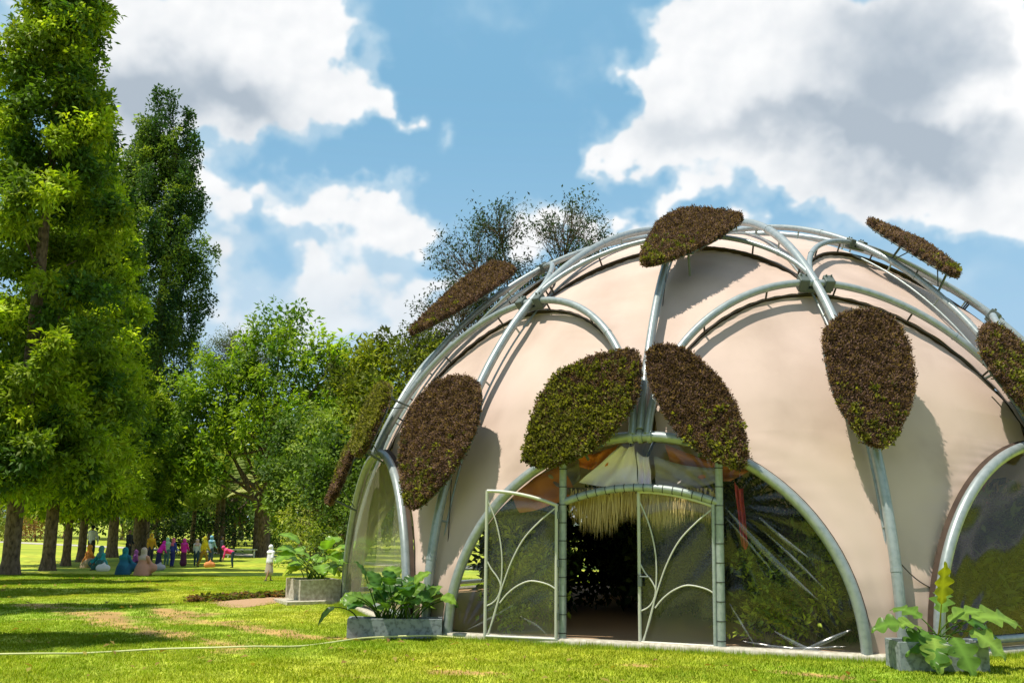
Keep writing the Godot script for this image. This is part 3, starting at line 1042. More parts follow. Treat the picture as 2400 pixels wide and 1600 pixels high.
	for i in 31:
		var s := lerpf(-w, 0.0, i / 30.0)
		var row := PackedVector3Array()
		for j in 51:
			var h: float = lerpf(0.05, edge.call(s), j / 50.0)
			row.append(Vector3(s, h, -0.02 + wrinkle(s * 1.7, h * 1.3) * 0.8 + 0.02 * exp(-pow((h - 1.78 + 0.35 * pow(s + 0.5, 2.0)) / 0.06, 2.0))))
		rows.append(row)
	fm.grid(rows)
	var latch := MB.new()
	latch.box(Transform3D(Basis(), Vector3(-w + 0.02, 0.85, 0.04)), Vector3(0.05, 0.16, 0.05))
	latch.bar(Vector3(-w + 0.02, 0.90, 0.06), Vector3(-w + 0.14, 0.90, 0.06), 0.012)
	var hinge := MB.new()
	hinge.tube(PackedVector3Array([Vector3(0.01, 0, 0.01), Vector3(0.01, 0.1, 0.01)]), 0.02, 0.02, 8)
	var hinge_mesh := hinge.mesh(M.clamp)
	var leaf_frame := lf.mesh(M.bar_paint)
	var leaf_bars := bars.mesh(M.bar_paint)
	var leaf_film := fm.mesh(M.door_film)
	for k in 2:
		var at := Transform3D(Basis(Vector3.UP, -0.03), Vector3(0.985, 0.02, fz + 0.01)) if k == 0 else Transform3D(Basis(Vector3.UP, 0.06), Vector3(-1.14, 0.02, fz + 0.14))
		var dl := part("door_leaf", leaf_frame, d, t * at)
		dl.set_meta("label", "closed right door leaf" if k == 0 else "left door leaf swung wide open against the arch")
		part("curved_bars", leaf_bars, dl)
		part("film_pane", leaf_film, dl)
		for h in [0.3, 1.0, 1.65]:
			part("hinge", hinge_mesh, dl, Transform3D(Basis(), Vector3(0, h, 0)))
		if k == 0:
			part("latch", latch.mesh(M.clamp), dl)

# a place behind (or before) the entrance arch: s along it, h up, back into the dome
func door_at(s: float, h: float, back: float) -> Vector3:
	return DOME + Basis(Vector3.UP, PH) * Vector3(s, h, cos(HB) * R - back)

# ------------------------------------------------------------------ leaves
func leaf_spray(sd: int, count: int, len: float, wide: float, spread: float, up := 0.25) -> MB:
	var mb := MB.new()
	var rng := RandomNumberGenerator.new(); rng.seed = sd
	for k in count:
		var d := Vector3(rng.randfn(), rng.randfn() + up, rng.randfn()).normalized()
		var p := d * spread * pow(rng.randf(), 0.45)
		var g := (d + Vector3(rng.randfn(), rng.randfn() * 0.7 - 0.1, rng.randfn()) * 0.6).normalized()
		var s := g.cross(Vector3(rng.randfn() * 0.6, 1.0, rng.randfn() * 0.6)).normalized()
		var nn := s.cross(g).normalized()
		var l := len * rng.randf_range(0.65, 1.2)
		var w := wide * rng.randf_range(0.7, 1.2)
		mb.col = Color.WHITE * rng.randf_range(0.7, 1.3)
		var tip := p + g * l - nn * l * 0.15
		var mid := p + g * l * 0.45
		mb.tri(p, mid - s * w * 0.5 + nn * w * 0.12, tip, (nn - s * 0.25).normalized())
		mb.tri(p, tip, mid + s * w * 0.5 + nn * w * 0.12, (nn + s * 0.25).normalized())
	return mb

# clumps: {c, r, ax, n, col, sz}; fills a crown with sprays
func crown(called: String, spray: Mesh, clumps: Array, rng: RandomNumberGenerator, parent: Node3D, jitter := 0.22) -> MultiMeshInstance3D:
	var where := []
	var tint := []
	for q in clumps:
		var base: Color = q.col
		for k in int(q.n):
			var t := rng.randf()
			var off := Vector3(rng.randfn(), rng.randfn(), rng.randfn()) * float(q.r) * 0.5 * Vector3(1, q.get("flat", 1.0), 1) * (1.0 - 0.65 * t * (1.0 if q.ax != Vector3.ZERO else 0.0))
			var p: Vector3 = q.c + q.ax * t + off
			var s: float = q.sz * rng.randf_range(0.75, 1.25)
			where.append(Transform3D(Basis.from_euler(Vector3(rng.randf_range(-0.6, 0.6), rng.randf() * TAU, rng.randf_range(-0.6, 0.6))).scaled(Vector3.ONE * s), p))
			var c := base * rng.randf_range(1.0 - jitter, 1.0 + jitter)
			c.r *= rng.randf_range(0.9, 1.12)
			c.a = 1.0
			tint.append(c)
	return swarm(called, spray, where, tint, parent)

func inside_dome() -> void:
	var fl := MB.new()
	var c := Vector3(0, 0.03, 0)
	for j in 64:
		var a := TAU * j / 64.0
		var b := TAU * (j + 1) / 64.0
		fl.tri(c, Vector3(sin(a) * 6.8, 0.03, cos(a) * 6.8), Vector3(sin(b) * 6.8, 0.03, cos(b) * 6.8), Vector3.UP)
	var f := structure("earth_floor", fl.mesh(M.earth), "bare brown earth floor inside the dome")
	f.position = DOME
	var rng := RandomNumberGenerator.new(); rng.seed = 31
	# straw eave that hangs behind the door head
	var st := thing("straw_eave", "fringe of dry yellow straw hanging from a beam behind the door head", "thatch", door_at(0, 0, 0.30), PH)
	var beam := MB.new()
	beam.tube(PackedVector3Array([Vector3(-1.15, 2.06, 0), Vector3(0.98, 2.06, 0)]), 0.05, 0.05, 8)
	part("beam", beam.mesh(M.bark), st)
	var straw := MB.new()
	for k in 1500:
		var s := rng.randf_range(-1.06, 0.96)
		var top := Vector3(s, rng.randf_range(1.96, 2.10), rng.randf_range(-0.10, 0.10))
		var l := rng.randf_range(0.30, 0.62) * (1.0 if s < -0.1 else 0.82) * (0.85 + 0.2 * sin(s * 7.0))
		var bot := top + Vector3(rng.randfn() * 0.03, -l, rng.randf_range(0.0, 0.10))
		straw.col = Color(1, 1, 1).lerp(Color(0.62, 0.55, 0.40), rng.randf())
		var w := Vector3(rng.randf_range(0.005, 0.010), 0, rng.randf_range(-0.004, 0.004))
		straw.tri(top - w, top + w, bot, Vector3(rng.randfn() * 0.4, 0.2, 1.0).normalized())
	var sm := part("straw", straw.mesh(M.straw), st)
	sm.set_meta("kind", "stuff")
	# cloths slung under the roof
	var cloths := [["white_drape", "pale grey-white cloth hanging in a triangle above the door", "white_cloth", [[-0.35, 2.70], [-0.95, 2.18], [-0.1, 2.16], [-0.15, 2.72]], 0.35],
		["white_drape", "narrow white cloth strip beside the pale triangle above the door", "white_cloth", [[-0.12, 2.62], [-0.08, 2.12], [0.10, 2.12], [0.06, 2.55]], 0.33],
		["orange_drape", "orange cloth slung under the roof left of the white triangle", "orange_cloth", [[-1.0, 2.58], [-0.95, 2.40], [-0.55, 2.42], [-0.38, 2.74]], 0.42],
		["orange_drape", "rust orange cloth hanging behind the left door post", "rust_cloth", [[-2.1, 2.15], [-1.85, 1.75], [-1.0, 2.05], [-1.25, 2.45]], 0.40],
		["orange_drape", "long orange brown cloth slung under the roof to the right of the door", "rust_cloth", [[0.25, 2.72], [0.35, 2.35], [1.15, 2.20], [1.45, 2.36]], 0.50],
		["grey_drape", "dark grey cloth slung low above the right of the door head", "grey_cloth", [[0.12, 2.55], [0.15, 2.12], [1.0, 2.18], [0.95, 2.38]], 0.38],
		["grey_drape", "grey brown cloth slung above the left of the door head", "grey_cloth", [[-1.5, 2.3], [-1.3, 2.12], [-0.95, 2.25], [-1.0, 2.5]], 0.46],
		["red_ribbon", "dark red ribbon of cloth hanging just right of the right door post", "red_cloth", [[1.22, 2.2], [1.30, 1.35], [1.38, 1.35], [1.34, 2.1]], 0.25],
		["orange_drape", "rust brown cloth under the roof seen through the right hand arch", "rust_cloth", [[3.7, 2.8], [3.6, 2.0], [4.7, 2.0], [4.6, 2.8]], 3.9]]
	for q in cloths:
		var o := thing(q[0], q[1], "cloth", door_at(0, 0, q[4]), PH)
		var cn: Array = q[3]
		var rows := []
		for i in 15:
			var row := PackedVector3Array()
			for j in 15:
				var u := i / 14.0
				var w := j / 14.0
				var a := Vector2(cn[0][0], cn[0][1]).lerp(Vector2(cn[1][0], cn[1][1]), w)
				var b := Vector2(cn[3][0], cn[3][1]).lerp(Vector2(cn[2][0], cn[2][1]), w)
				var p := a.lerp(b, u)
				row.append(Vector3(p.x, p.y - 0.05 * sin(PI * u), 0.05 * sin(u * 13.0 + w * 2.0) + 0.03 * sin(w * 9.0)))
			rows.append(row)
		var mb := MB.new(); mb.grid(rows)
		part("cloth", mb.mesh(M[q[2]]), o)
	# shrubs and climbers
	var spray := leaf_spray(51, 14, 0.11, 0.05, 0.16).mesh(M.leaf)
	var list := [[-2.2, 0.9, 1.3, "dark leafy shrub against the film left of the open door leaf"], [-1.75, 1.3, 1.2, "leafy shrub seen through the swung open door leaf"], [1.55, 0.7, 1.0, "shrub with yellow green leaves right behind the right door post"], [2.1, 1.0, 1.5, "tall climber with yellow leaves behind the right half of the entrance film"], [2.5, 2.0, 1.1, "low dark shrub at the right foot of the entrance arch"], [-0.7, 4.4, 1.5, "dark shrub deep in the dome beyond the open doorway"], [0.7, 4.2, 1.1, "dark shrub behind the closed door leaf"], [-1.6, 6.0, 1.9, "tall dark plant in the gloom left of the open doorway"], [-3.4, 5.6, 1.6, "broad dark bush at the left wall inside the dome"], [3.4, 4.0, 2.0, "tall dark bush behind the right part of the entrance arch"], [4.3, 3.5, 1.9, "tall dark bush behind the film of the right hand arch"], [4.6, 4.8, 1.5, "leafy bush in the shade of the right hand arch"], [4.6, 3.6, 1.3, "rounded bush behind the pale leg between the two arches"], [0.2, 7.5, 2.2, "big dark bush in the middle of the dome"], [2.6, 8.5, 2.0, "dark bush near the far wall of the dome right of the middle"], [-2.4, 9.5, 1.7, "dark bush near the far wall of the dome left of the middle"], [-4.4, 8.0, 1.6, "dark bush at the back left of the dome"], [5.6, 8.0, 2.0, "dark bush at the back right of the dome"], [1.2, 11.5, 2.0, "dark bush before the rear arch of the dome"], [-0.2, 5.6, 2.1, "broad dark bush that closes the view through the open doorway"], [-1.0, 7.0, 2.3, "tall dark bush behind the shrubs beyond the doorway"], [-3.0, 4.2, 1.6, "dark bush behind the left end of the entrance arch"], [1.6, 6.2, 1.9, "dark bush behind the door leaf deep in the dome"]]
	for q in list:
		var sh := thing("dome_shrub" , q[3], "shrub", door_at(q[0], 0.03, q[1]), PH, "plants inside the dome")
		var stem := MB.new()
		var clumps := []
		var lit: bool = q[1] < 1.6  # leaf colours carry the light: bright by the film, dark deeper in
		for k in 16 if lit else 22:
			var hh := rng.randf_range(0.15, 1.0) * float(q[2])
			var a := rng.randf() * TAU
			var rad := (0.16 if lit else 0.42) * float(q[2]) * sqrt(rng.randf())
			var p := Vector3(sin(a) * rad, hh, cos(a) * rad)
			stem.tube(PackedVector3Array([Vector3(p.x * 0.1, 0, p.z * 0.1), Vector3(p.x * 0.5, hh * 0.6, p.z * 0.5), p]), 0.012, 0.005, 5)
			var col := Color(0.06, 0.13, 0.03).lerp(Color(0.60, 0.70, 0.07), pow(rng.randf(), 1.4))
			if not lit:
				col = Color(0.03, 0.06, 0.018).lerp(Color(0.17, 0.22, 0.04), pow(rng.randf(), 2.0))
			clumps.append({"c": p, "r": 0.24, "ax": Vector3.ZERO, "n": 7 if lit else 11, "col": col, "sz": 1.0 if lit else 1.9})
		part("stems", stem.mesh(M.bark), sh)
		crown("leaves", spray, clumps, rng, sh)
	# a wooden table inside, right of the door
	var tb := thing("wooden_table", "low yellow brown plank table inside the dome behind the right film", "table", door_at(2.05, 0.03, 3.2), PH)
	for k in 3:
		var pl := MB.new(); pl.box(Transform3D(Basis(), Vector3(0, 0.62, (k - 1) * 0.21)), Vector3(0.9, 0.04, 0.2))
		part("plank", pl.mesh(M.plank), tb)
	for x in [-0.4, 0.4]:
		for z in [-0.26, 0.26]:
			var lg := MB.new(); lg.box(Transform3D(Basis(), Vector3(x, 0.3, z)), Vector3(0.06, 0.6, 0.06))
			part("leg", lg.mesh(M.plank), tb)

# ------------------------------------------------------------------ planted leaf-shaped panels on the frame
func smooth_outline(o: Array, flip: bool, n := 5) -> PackedVector2Array:
	var p := PackedVector2Array()
	var k := o.size()
	for i in k:
		var a := Vector2(o[(i - 1 + k) % k][0], o[(i - 1 + k) % k][1])
		var b := Vector2(o[i][0], o[i][1])
		var c := Vector2(o[(i + 1) % k][0], o[(i + 1) % k][1])
		var d := Vector2(o[(i + 2) % k][0], o[(i + 2) % k][1])
		for j in n:
			p.append(b.cubic_interpolate(c, a, d, j / float(n)))
	if flip:
		for i in p.size():
			p[i].x = -p[i].x
	if Geometry2D.is_polygon_clockwise(p):
		p.reverse()
	return p

func panels() -> void:
	var side := [[-0.07, 1.05], [0.34, 0.93], [0.56, 0.69], [0.69, 0.21], [0.63, -0.21], [0.35, -0.75], [-0.08, -1.11], [-0.36, -0.95], [-0.73, -0.44], [-0.98, 0.17], [-0.94, 0.63], [-0.56, 0.99]]
	var wing := [[0.66, 0.9], [0.19, 0.92], [-0.31, 0.74], [-0.63, 0.42], [-0.75, -0.04], [-0.77, -0.45], [-0.75, -0.76], [-0.44, -0.85], [-0.13, -0.77], [0.27, -0.56], [0.59, -0.16], [0.75, 0.31]]
	var wing2 := [[-0.66, 0.89], [-0.42, 0.97], [-0.06, 0.8], [0.29, 0.39], [0.51, -0.08], [0.61, -0.53], [0.6, -0.86], [0.47, -0.92], [0.11, -0.75], [-0.28, -0.36], [-0.55, 0.15], [-0.67, 0.57]]
	var drop := [[0.25, 1.17], [0.59, 1.0], [0.7, 0.62], [0.62, 0.06], [0.49, -0.3], [0.27, -0.65], [-0.01, -0.99], [-0.2, -1.05], [-0.38, -0.87], [-0.53, -0.4], [-0.54, 0.16], [-0.45, 0.72], [-0.16, 1.04]]
	var roof := [[0.78, 0.75], [0.2, 1.13], [-0.17, 1.2], [-0.51, 0.75], [-0.66, -0.08], [-0.68, -0.86], [-0.51, -0.96], [-0.16, -0.73], [0.25, -0.31], [0.58, 0.18]]
	# outline, direction, elevation, radius share, flip, turn, green: 0 none .. 1, where the green is (x, y), label, scale
	var list := [
		[side, -45.6, 21.3, 1.045, false, 0.0, 0.30, Vector2(-0.1, -1.0), "brown planted leaf panel on the leg left of the entrance", 1.0],
		[wing, -25.8, 23.6, 1.045, false, 0.0, 0.80, Vector2(-0.3, -0.5), "mostly green planted leaf panel above the entrance on its left", 0.98],
		[wing2, -13.2, 23.8, 1.047, false, 0.0, 0.26, Vector2(0.2, -0.9), "brown planted leaf panel above the entrance on its right", 0.98],
		[drop, 6.0, 27.1, 1.045, false, 0.0, 0.34, Vector2(-0.1, -1.1), "drop shaped brown planted leaf panel with a green tip on the right leg", 1.0],
		[roof, -15.0, 51.3, 1.05, false, 0.0, 0.25, Vector2(-0.5, -0.9), "brown planted leaf panel tilted on the roof above the entrance", 1.0],
		[roof, 36.4, 51.3, 1.05, false, 0.0, 0.16, Vector2(-0.5, -0.9), "planted leaf panel seen edge on at the right of the roof on thin struts", 1.0],
		[roof, -67.5, 46.0, 1.055, false, 0.0, 0.10, Vector2(0.0, -0.9), "brown planted leaf panel jutting out at the left of the roof", 1.0, 26.0],
		[wing, -65.0, 24.4, 1.066, true, 0.0, 1.0, Vector2(0.2, 0.4), "mossy green leaf panel seen edge on above the left arch", 0.78],
		[wing, -73.0, 18.0, 1.055, false, 0.0, 0.2, Vector2(-0.2, 0.6), "brown leaf panel seen edge on at the far left of the dome", 0.66],
		[drop, 28.8, 26.5, 1.045, false, 0.42, 0.55, Vector2(0.0, -0.4), "brown and green planted leaf panel beside the right hand arch", 0.98]]
	var spray := leaf_spray(61, 9, 0.034, 0.020, 0.028, 0.0).mesh(M.dry_leaf)
	var green_spray := leaf_spray(62, 7, 0.046, 0.030, 0.034, 0.1).mesh(M.leaf)
	var rng := RandomNumberGenerator.new(); rng.seed = 8
	var patch := FastNoiseLite.new(); patch.seed = 6; patch.frequency = 1.1; patch.fractal_octaves = 3
	for q in list:
		var az := deg_to_rad(q[1])
		var el := deg_to_rad(q[2])
		var nn := Vector3(cos(el) * sin(az), sin(el), cos(el) * cos(az))
		var er := Vector3(cos(az), 0, -sin(az))
		var eu := nn.cross(er)
		var at: Vector3 = DOME + Vector3(nn.x, nn.y * RY, nn.z) * R * float(q[3])
		var o := Node3D.new()
		o.name = numbered("planted_leaf_panel")
		add_child(o)
		var turn: float = q[5]
		var face := Basis(er, eu, nn)
		if q.size() > 10:
			face = Basis(Vector3.UP, deg_to_rad(q[10])) * face
		o.transform = Transform3D(face * Basis(Vector3.BACK, turn), at)
		tag(o, q[8], "leaf panel", "planted leaf panels on the dome")
		var pl := smooth_outline(q[0], q[4])
		for i in pl.size():
			pl[i] *= float(q[9])
		# tray: slab with the outline, slightly domed
		var tray := MB.new()
		var tris := Geometry2D.triangulate_polygon(pl)
		for i in range(0, tris.size(), 3):
			var a := pl[tris[i]]
			var b := pl[tris[i + 1]]
			var c := pl[tris[i + 2]]
			tray.tri(Vector3(a.x, a.y, 0), Vector3(b.x, b.y, 0), Vector3(c.x, c.y, 0), Vector3.BACK)
			tray.tri(Vector3(a.x, a.y, -0.07), Vector3(b.x, b.y, -0.07), Vector3(c.x, c.y, -0.07), Vector3.FORWARD)
		for i in pl.size():
			var a := pl[i]
			var b := pl[(i + 1) % pl.size()]
			var en := Vector3(b.y - a.y, a.x - b.x, 0).normalized()
			tray.quad(Vector3(a.x, a.y, 0), Vector3(b.x, b.y, 0), Vector3(b.x, b.y, -0.07), Vector3(a.x, a.y, -0.07), en)
		part("tray", tray.mesh(M.dark_soil), o)
		var rim := MB.new()
		var loop := PackedVector3Array()
		for p in pl:
			loop.append(Vector3(p.x, p.y, -0.075))
		loop.append(loop[0])
		rim.tube(loop, 0.014, 0.014, 6, false)
		for y in [-0.55, 0.0, 0.55]:
			var xa := 9.0
			var xb := -9.0
			for i in pl.size():
				if absf(pl[i].y - y * float(q[9])) < 0.12:
					xa = minf(xa, pl[i].x); xb = maxf(xb, pl[i].x)
			if xb > xa:
				rim.bar(Vector3(xa, y * float(q[9]), -0.085), Vector3(xb, y * float(q[9]), -0.085), 0.014)
		part("rim_rod", rim.mesh(M.clamp), o)
		# struts down to the frame
		var depth := (float(q[3]) - 1.0) * R + 0.02
		for p in [Vector3(0.0, 0.5, -0.07), Vector3(0.0, -0.5, -0.07)]:
			var br := MB.new()
			br.bar(p, p + Vector3(0.0, 0.05 * signf(p.y), -depth), 0.02, 7)
			br.bar(p + Vector3(0.0, -0.25 * signf(p.y), 0.0), p + Vector3(0, 0, -depth * 0.85), 0.010, 6)
			part("strut", br.mesh(M.clamp), o)
		var w1 := []
		var t1 := []
		var w2 := []
		var t2 := []
		var lo := Vector2(9, 9)
		var hi := Vector2(-9, -9)
		for p in pl:
			lo = lo.min(p); hi = hi.max(p)
		for k in 8200:
			var p := Vector2(rng.randf_range(lo.x, hi.x), rng.randf_range(lo.y, hi.y))
			if k > 7400:
				p = pl[rng.randi() % pl.size()] + Vector2(rng.randfn(), rng.randfn()) * 0.013
			elif not Geometry2D.is_point_in_polygon(p, pl):
				continue
			var gq: float = q[6] * 1.25 - p.distance_to(q[7]) * 0.62 + patch.get_noise_2d(p.x * 4.5 + q[1], p.y * 4.5) * 1.1 - 0.20
			var dome_z := 0.015 + 0.02 * patch.get_noise_2d(p.x * 3.0, p.y * 3.0 + q[1])
			var b := Basis.from_euler(Vector3(rng.randf_range(-1, 1), rng.randf_range(-1, 1), rng.randf() * TAU)).scaled(Vector3.ONE * rng.randf_range(0.7, 1.3))
			var where := Vector3(p.x, p.y, dome_z if k <= 7400 else rng.randf_range(-0.06, 0.03))
			if gq > 0.0 and rng.randf() < 0.15 + gq * 0.55:
				w2.append(Transform3D(b, where + Vector3(0, 0, 0.006)))
				var c := Color(0.10, 0.105, 0.025).lerp(Color(0.40, 0.38, 0.07), pow(rng.randf(), 1.6))
				c.a = 1.0
				t2.append(c)
			else:
				w1.append(Transform3D(b, where))
				var v := patch.get_noise_2d(p.x * 5.0 + 9.0, p.y * 7.0)
				var c := Color(0.14, 0.08, 0.062).lerp(Color(0.44, 0.275, 0.225), clampf(rng.randf() * 0.6 + v * 0.8, 0.0, 1.0))
				c = c.lerp(Color(0.02, 0.012, 0.01), 0.85 if rng.randf() < 0.25 else 0.0)
				c.a = 1.0
				t1.append(c)
		swarm("dry_plants", spray, w1, t1, o)
		swarm("green_plants", green_spray, w2, t2, o)

# ------------------------------------------------------------------ planters
# one big leaf: stalk from the ground up and a blade of given shape; lobes > 0 cuts the rim
func big_leaf(root: Vector3, dir: Vector3, stalk: float, len: float, wide: float, droop: float, lobes: int, col: Color, sd: int, roll := 0.55) -> MB:
	var mb := MB.new()
	var rng := RandomNumberGenerator.new(); rng.seed = sd
	mb.col = col * 0.8
	var out := Vector3(dir.x, 0, dir.z).normalized()
	var pts := PackedVector3Array()
	var p := root
	var d := (out * 0.35 + Vector3.UP).normalized()
	for i in 7:
		pts.append(p)
		p += d * stalk / 6.0
		d = (d + (dir - d) * 0.25).normalized()
	mb.tube(pts, 0.012, 0.007, 5, false)
	mb.col = col
	var side := out.cross(Vector3.UP).normalized().rotated(dir.normalized(), roll * out.x)
	var rows := []
	p = pts[6]
	d = dir.normalized()
	var n := 22
	for i in n + 1:
		var t := i / float(n)
		var w := wide * 0.5 * pow(sin(PI * clampf(t * 0.94 + 0.06, 0.0, 1.0)), 0.7) * (1.0 - 0.45 * t)
		if lobes > 0:
			w *= 0.42 + 0.58 * absf(cos(t * PI * lobes))
		var nn := side.cross(d).normalized()
		if nn.y + 0.5 * nn.z < 0.0: nn = -nn
		var row := PackedVector3Array()
		for j in 5:
			var s := (j - 2) / 2.0
			var sweep := 0.0 if lobes == 0 else 0.10 * absf(s)
			row.append(p + side * s * w + nn * (absf(s) * w * 0.12 - 0.03 * sin(t * 20.0) * absf(s) * wide) + d * sweep * len * 0.6)
		rows.append(row)
		p += d * len / n
		d = (d + Vector3.DOWN * droop / n).normalized()
	var first := mb.v.size()
	mb.grid(rows)
	for i in mb.v.size() - first:   # pale midrib, slightly different halves
		var j := i % 5
		mb.c[first + i] = col * (1.45 if j == 2 else rng.randf_range(0.78, 1.12))
	return mb

func planter(called: String, label: String, at: Vector3, turn: float, size: Vector3, m: Material) -> Node3D:
	var o := thing(called, label, "planter", at, turn)
	var t := 0.04
	var mb := MB.new()
	for s in [-1.0, 1.0]:
		mb.box(Transform3D(Basis(), Vector3(0, size.y / 2, s * (size.z - t) / 2)), Vector3(size.x, size.y, t))
		mb.box(Transform3D(Basis(), Vector3(s * (size.x - t) / 2, size.y / 2 - 0.003, 0)), Vector3(t, size.y, size.z - 2 * t - 0.004))
	part("box_walls", mb.mesh(m), o)
	var so := MB.new()
	so.box(Transform3D(Basis(), Vector3(0, size.y - 0.10, 0)), Vector3(size.x - 2.2 * t, 0.1, size.z - 2.2 * t))
	part("soil", so.mesh(M.dark_soil), o)
	return o

func big_plant(called: String, label: String, at: Vector3, leaves: Array) -> void:
	var o := thing(called, label, "plant", at)
	for i in leaves.size():
		var q: Array = leaves[i]
		var a: float = q[0]
		var dir := Vector3(sin(a) * cos(q[1]), sin(q[1]), cos(a) * cos(q[1]))
		part("leaf", big_leaf(Vector3(q[8] if q.size() > 8 else 0.0, 0, 0), dir, q[2], q[3], q[4], q[5], q[6], q[7], 7 + i).mesh(M.glossy_leaf), o)

func planters() -> void:
	var rng := RandomNumberGenerator.new(); rng.seed = 19
	planter("planter_box", "square pale grey planter box left of the dome", Vector3(-3.95, 0, -20.45), 0.55, Vector3(0.85, 0.46, 0.85), M.concrete)
	planter("planter_box", "low blue grey trough at the foot of the left leg of the entrance", Vector3(-1.60, 0, -14.42), 0.06, Vector3(1.32, 0.27, 0.36), M.grey_box)
	planter("planter_box", "grey planter box at the foot of the right leg of the entrance", Vector3(4.98, 0, -11.92), 0.0, Vector3(1.02, 0.32, 0.45), M.grey_box)
	var l := []
	for k in 34:
		var yellow := rng.randf() < 0.35
		l.append([rng.randf() * TAU, rng.randf_range(-0.2, 0.9), rng.randf_range(0.45, 0.95), rng.randf_range(0.34, 0.50), rng.randf_range(0.30, 0.42), 1.1, 0, Color(0.40, 0.50, 0.05) if yellow else Color(0.20, 0.36, 0.05), rng.randf_range(-0.2, 0.2)])
	big_plant("leafy_plant", "bright green bushy plant in the square pale planter", Vector3(-3.95, 0.38, -20.45), l)
	l = []
	for k in 44:
		l.append([rng.randf() * TAU, rng.randf_range(-0.1, 1.2), rng.randf_range(0.26, 0.72), rng.randf_range(0.22, 0.34), rng.randf_range(0.26, 0.38), 1.0, 0, Color(0.05, 0.14, 0.03).lerp(Color(0.22, 0.36, 0.05), pow(rng.randf(), 1.5)), rng.randf_range(-0.28, 0.32)])
	l.append([-1.3, -0.4, 0.45, 0.34, 0.16, 1.4, 0, Color(0.03, 0.07, 0.015), -0.5])
	big_plant("leafy_plant", "dark green broad leaved plant in the blue grey trough", Vector3(-1.62, 0.19, -14.42), l)
	l = []
	for q in [[-1.5, 0.25, 0.42, 0.40, 0.30], [-1.2, -0.25, 0.40, 0.40, 0.30], [-0.6, -0.5, 0.40, 0.42, 0.34], [-0.2, -0.75, 0.40, 0.40, 0.32], [0.3, -0.7, 0.42, 0.46, 0.34], [0.9, -0.3, 0.48, 0.44, 0.34], [1.45, 0.28, 0.55, 0.52, 0.38], [1.7, -0.15, 0.60, 0.46, 0.30], [2.6, 0.9, 0.50, 0.42, 0.26], [-2.3, 0.6, 0.46, 0.36, 0.26], [1.2, 0.7, 0.42, 0.40, 0.30], [-0.9, 0.5, 0.36, 0.34, 0.26]]:
		l.append([q[0], q[1], q[2] * 0.85, q[3] * 1.05, q[4] * 1.45, 0.9, 3, Color(0.08, 0.19, 0.025).lerp(Color(0.27, 0.40, 0.07), rng.randf()), rng.randf_range(-0.12, 0.12)])
	l.append([0.2, 1.35, 0.52, 0.48, 0.36, 0.25, 4, Color(0.40, 0.40, 0.035), 0.0])
	big_plant("leafy_plant", "plant with big lobed leaves in the grey box at the right leg", Vector3(4.98, 0.24, -11.90), l)

# ------------------------------------------------------------------ trees
func trunk_mesh(h: float, r: float, lean: Vector3, limbs: Array, rng: RandomNumberGenerator) -> MB:
	var mb := MB.new()
	var pts := PackedVector3Array()
	for i in 10:
		var t := i / 9.0
		pts.append(lean * t * t + Vector3(rng.randfn() * 0.04 * t, h * t - 0.15, rng.randfn() * 0.04 * t))
	mb.tube(pts, r, r * 0.3, 10)
	# root flare
	mb.tube(PackedVector3Array([Vector3(0, -0.2, 0), Vector3(0, 0.12, 0), Vector3(0, 0.6, 0)]), r * 1.55, r * 0.9, 10, false)
	for l in limbs:
		var a: Vector3 = pts[clampi(int(l[0] * 9.0), 0, 9)]
		var b: Vector3 = l[1]
		var mid := a.lerp(b, 0.5) + Vector3(rng.randfn() * 0.15, -0.12 * a.distance_to(b) * 0.6, rng.randfn() * 0.15)
		mb.tube(PackedVector3Array([a, a.lerp(mid, 0.6), mid.lerp(b, 0.3), b]), l[2], l[2] * 0.3, 6, false)
	return mb

func column_clumps(h: float, bottom: float, rad: float, n: int, dark: Color, bright: Color, share: float, rng: RandomNumberGenerator, taper := 0.62) -> Array:
	var out := []
	for k in n:
		var t := pow(rng.randf(), 1.15)
		var y := lerpf(bottom, h, t)
		var prof := pow(1.0 - t, taper) * smoothstep(-0.10, 0.10, t) * (1.0 + 0.16 * sin(y * 2.1 + k * 0.01))
		var a := rng.randf() * TAU
		var rr := rad * prof * rng.randf_range(0.5, 1.22)
		var col := dark.lerp(bright, clampf(pow(rng.randf(), 1.4) * share * 2.0, 0.0, 1.0))
		var ax := Vector3(sin(a), 0.2, cos(a)) * 0.4
		out.append({"c": Vector3(sin(a) * rr, y, cos(a) * rr), "r": 0.72, "ax": ax, "n": 22, "col": col, "sz": 1.0, "flat": 0.55})
	return out

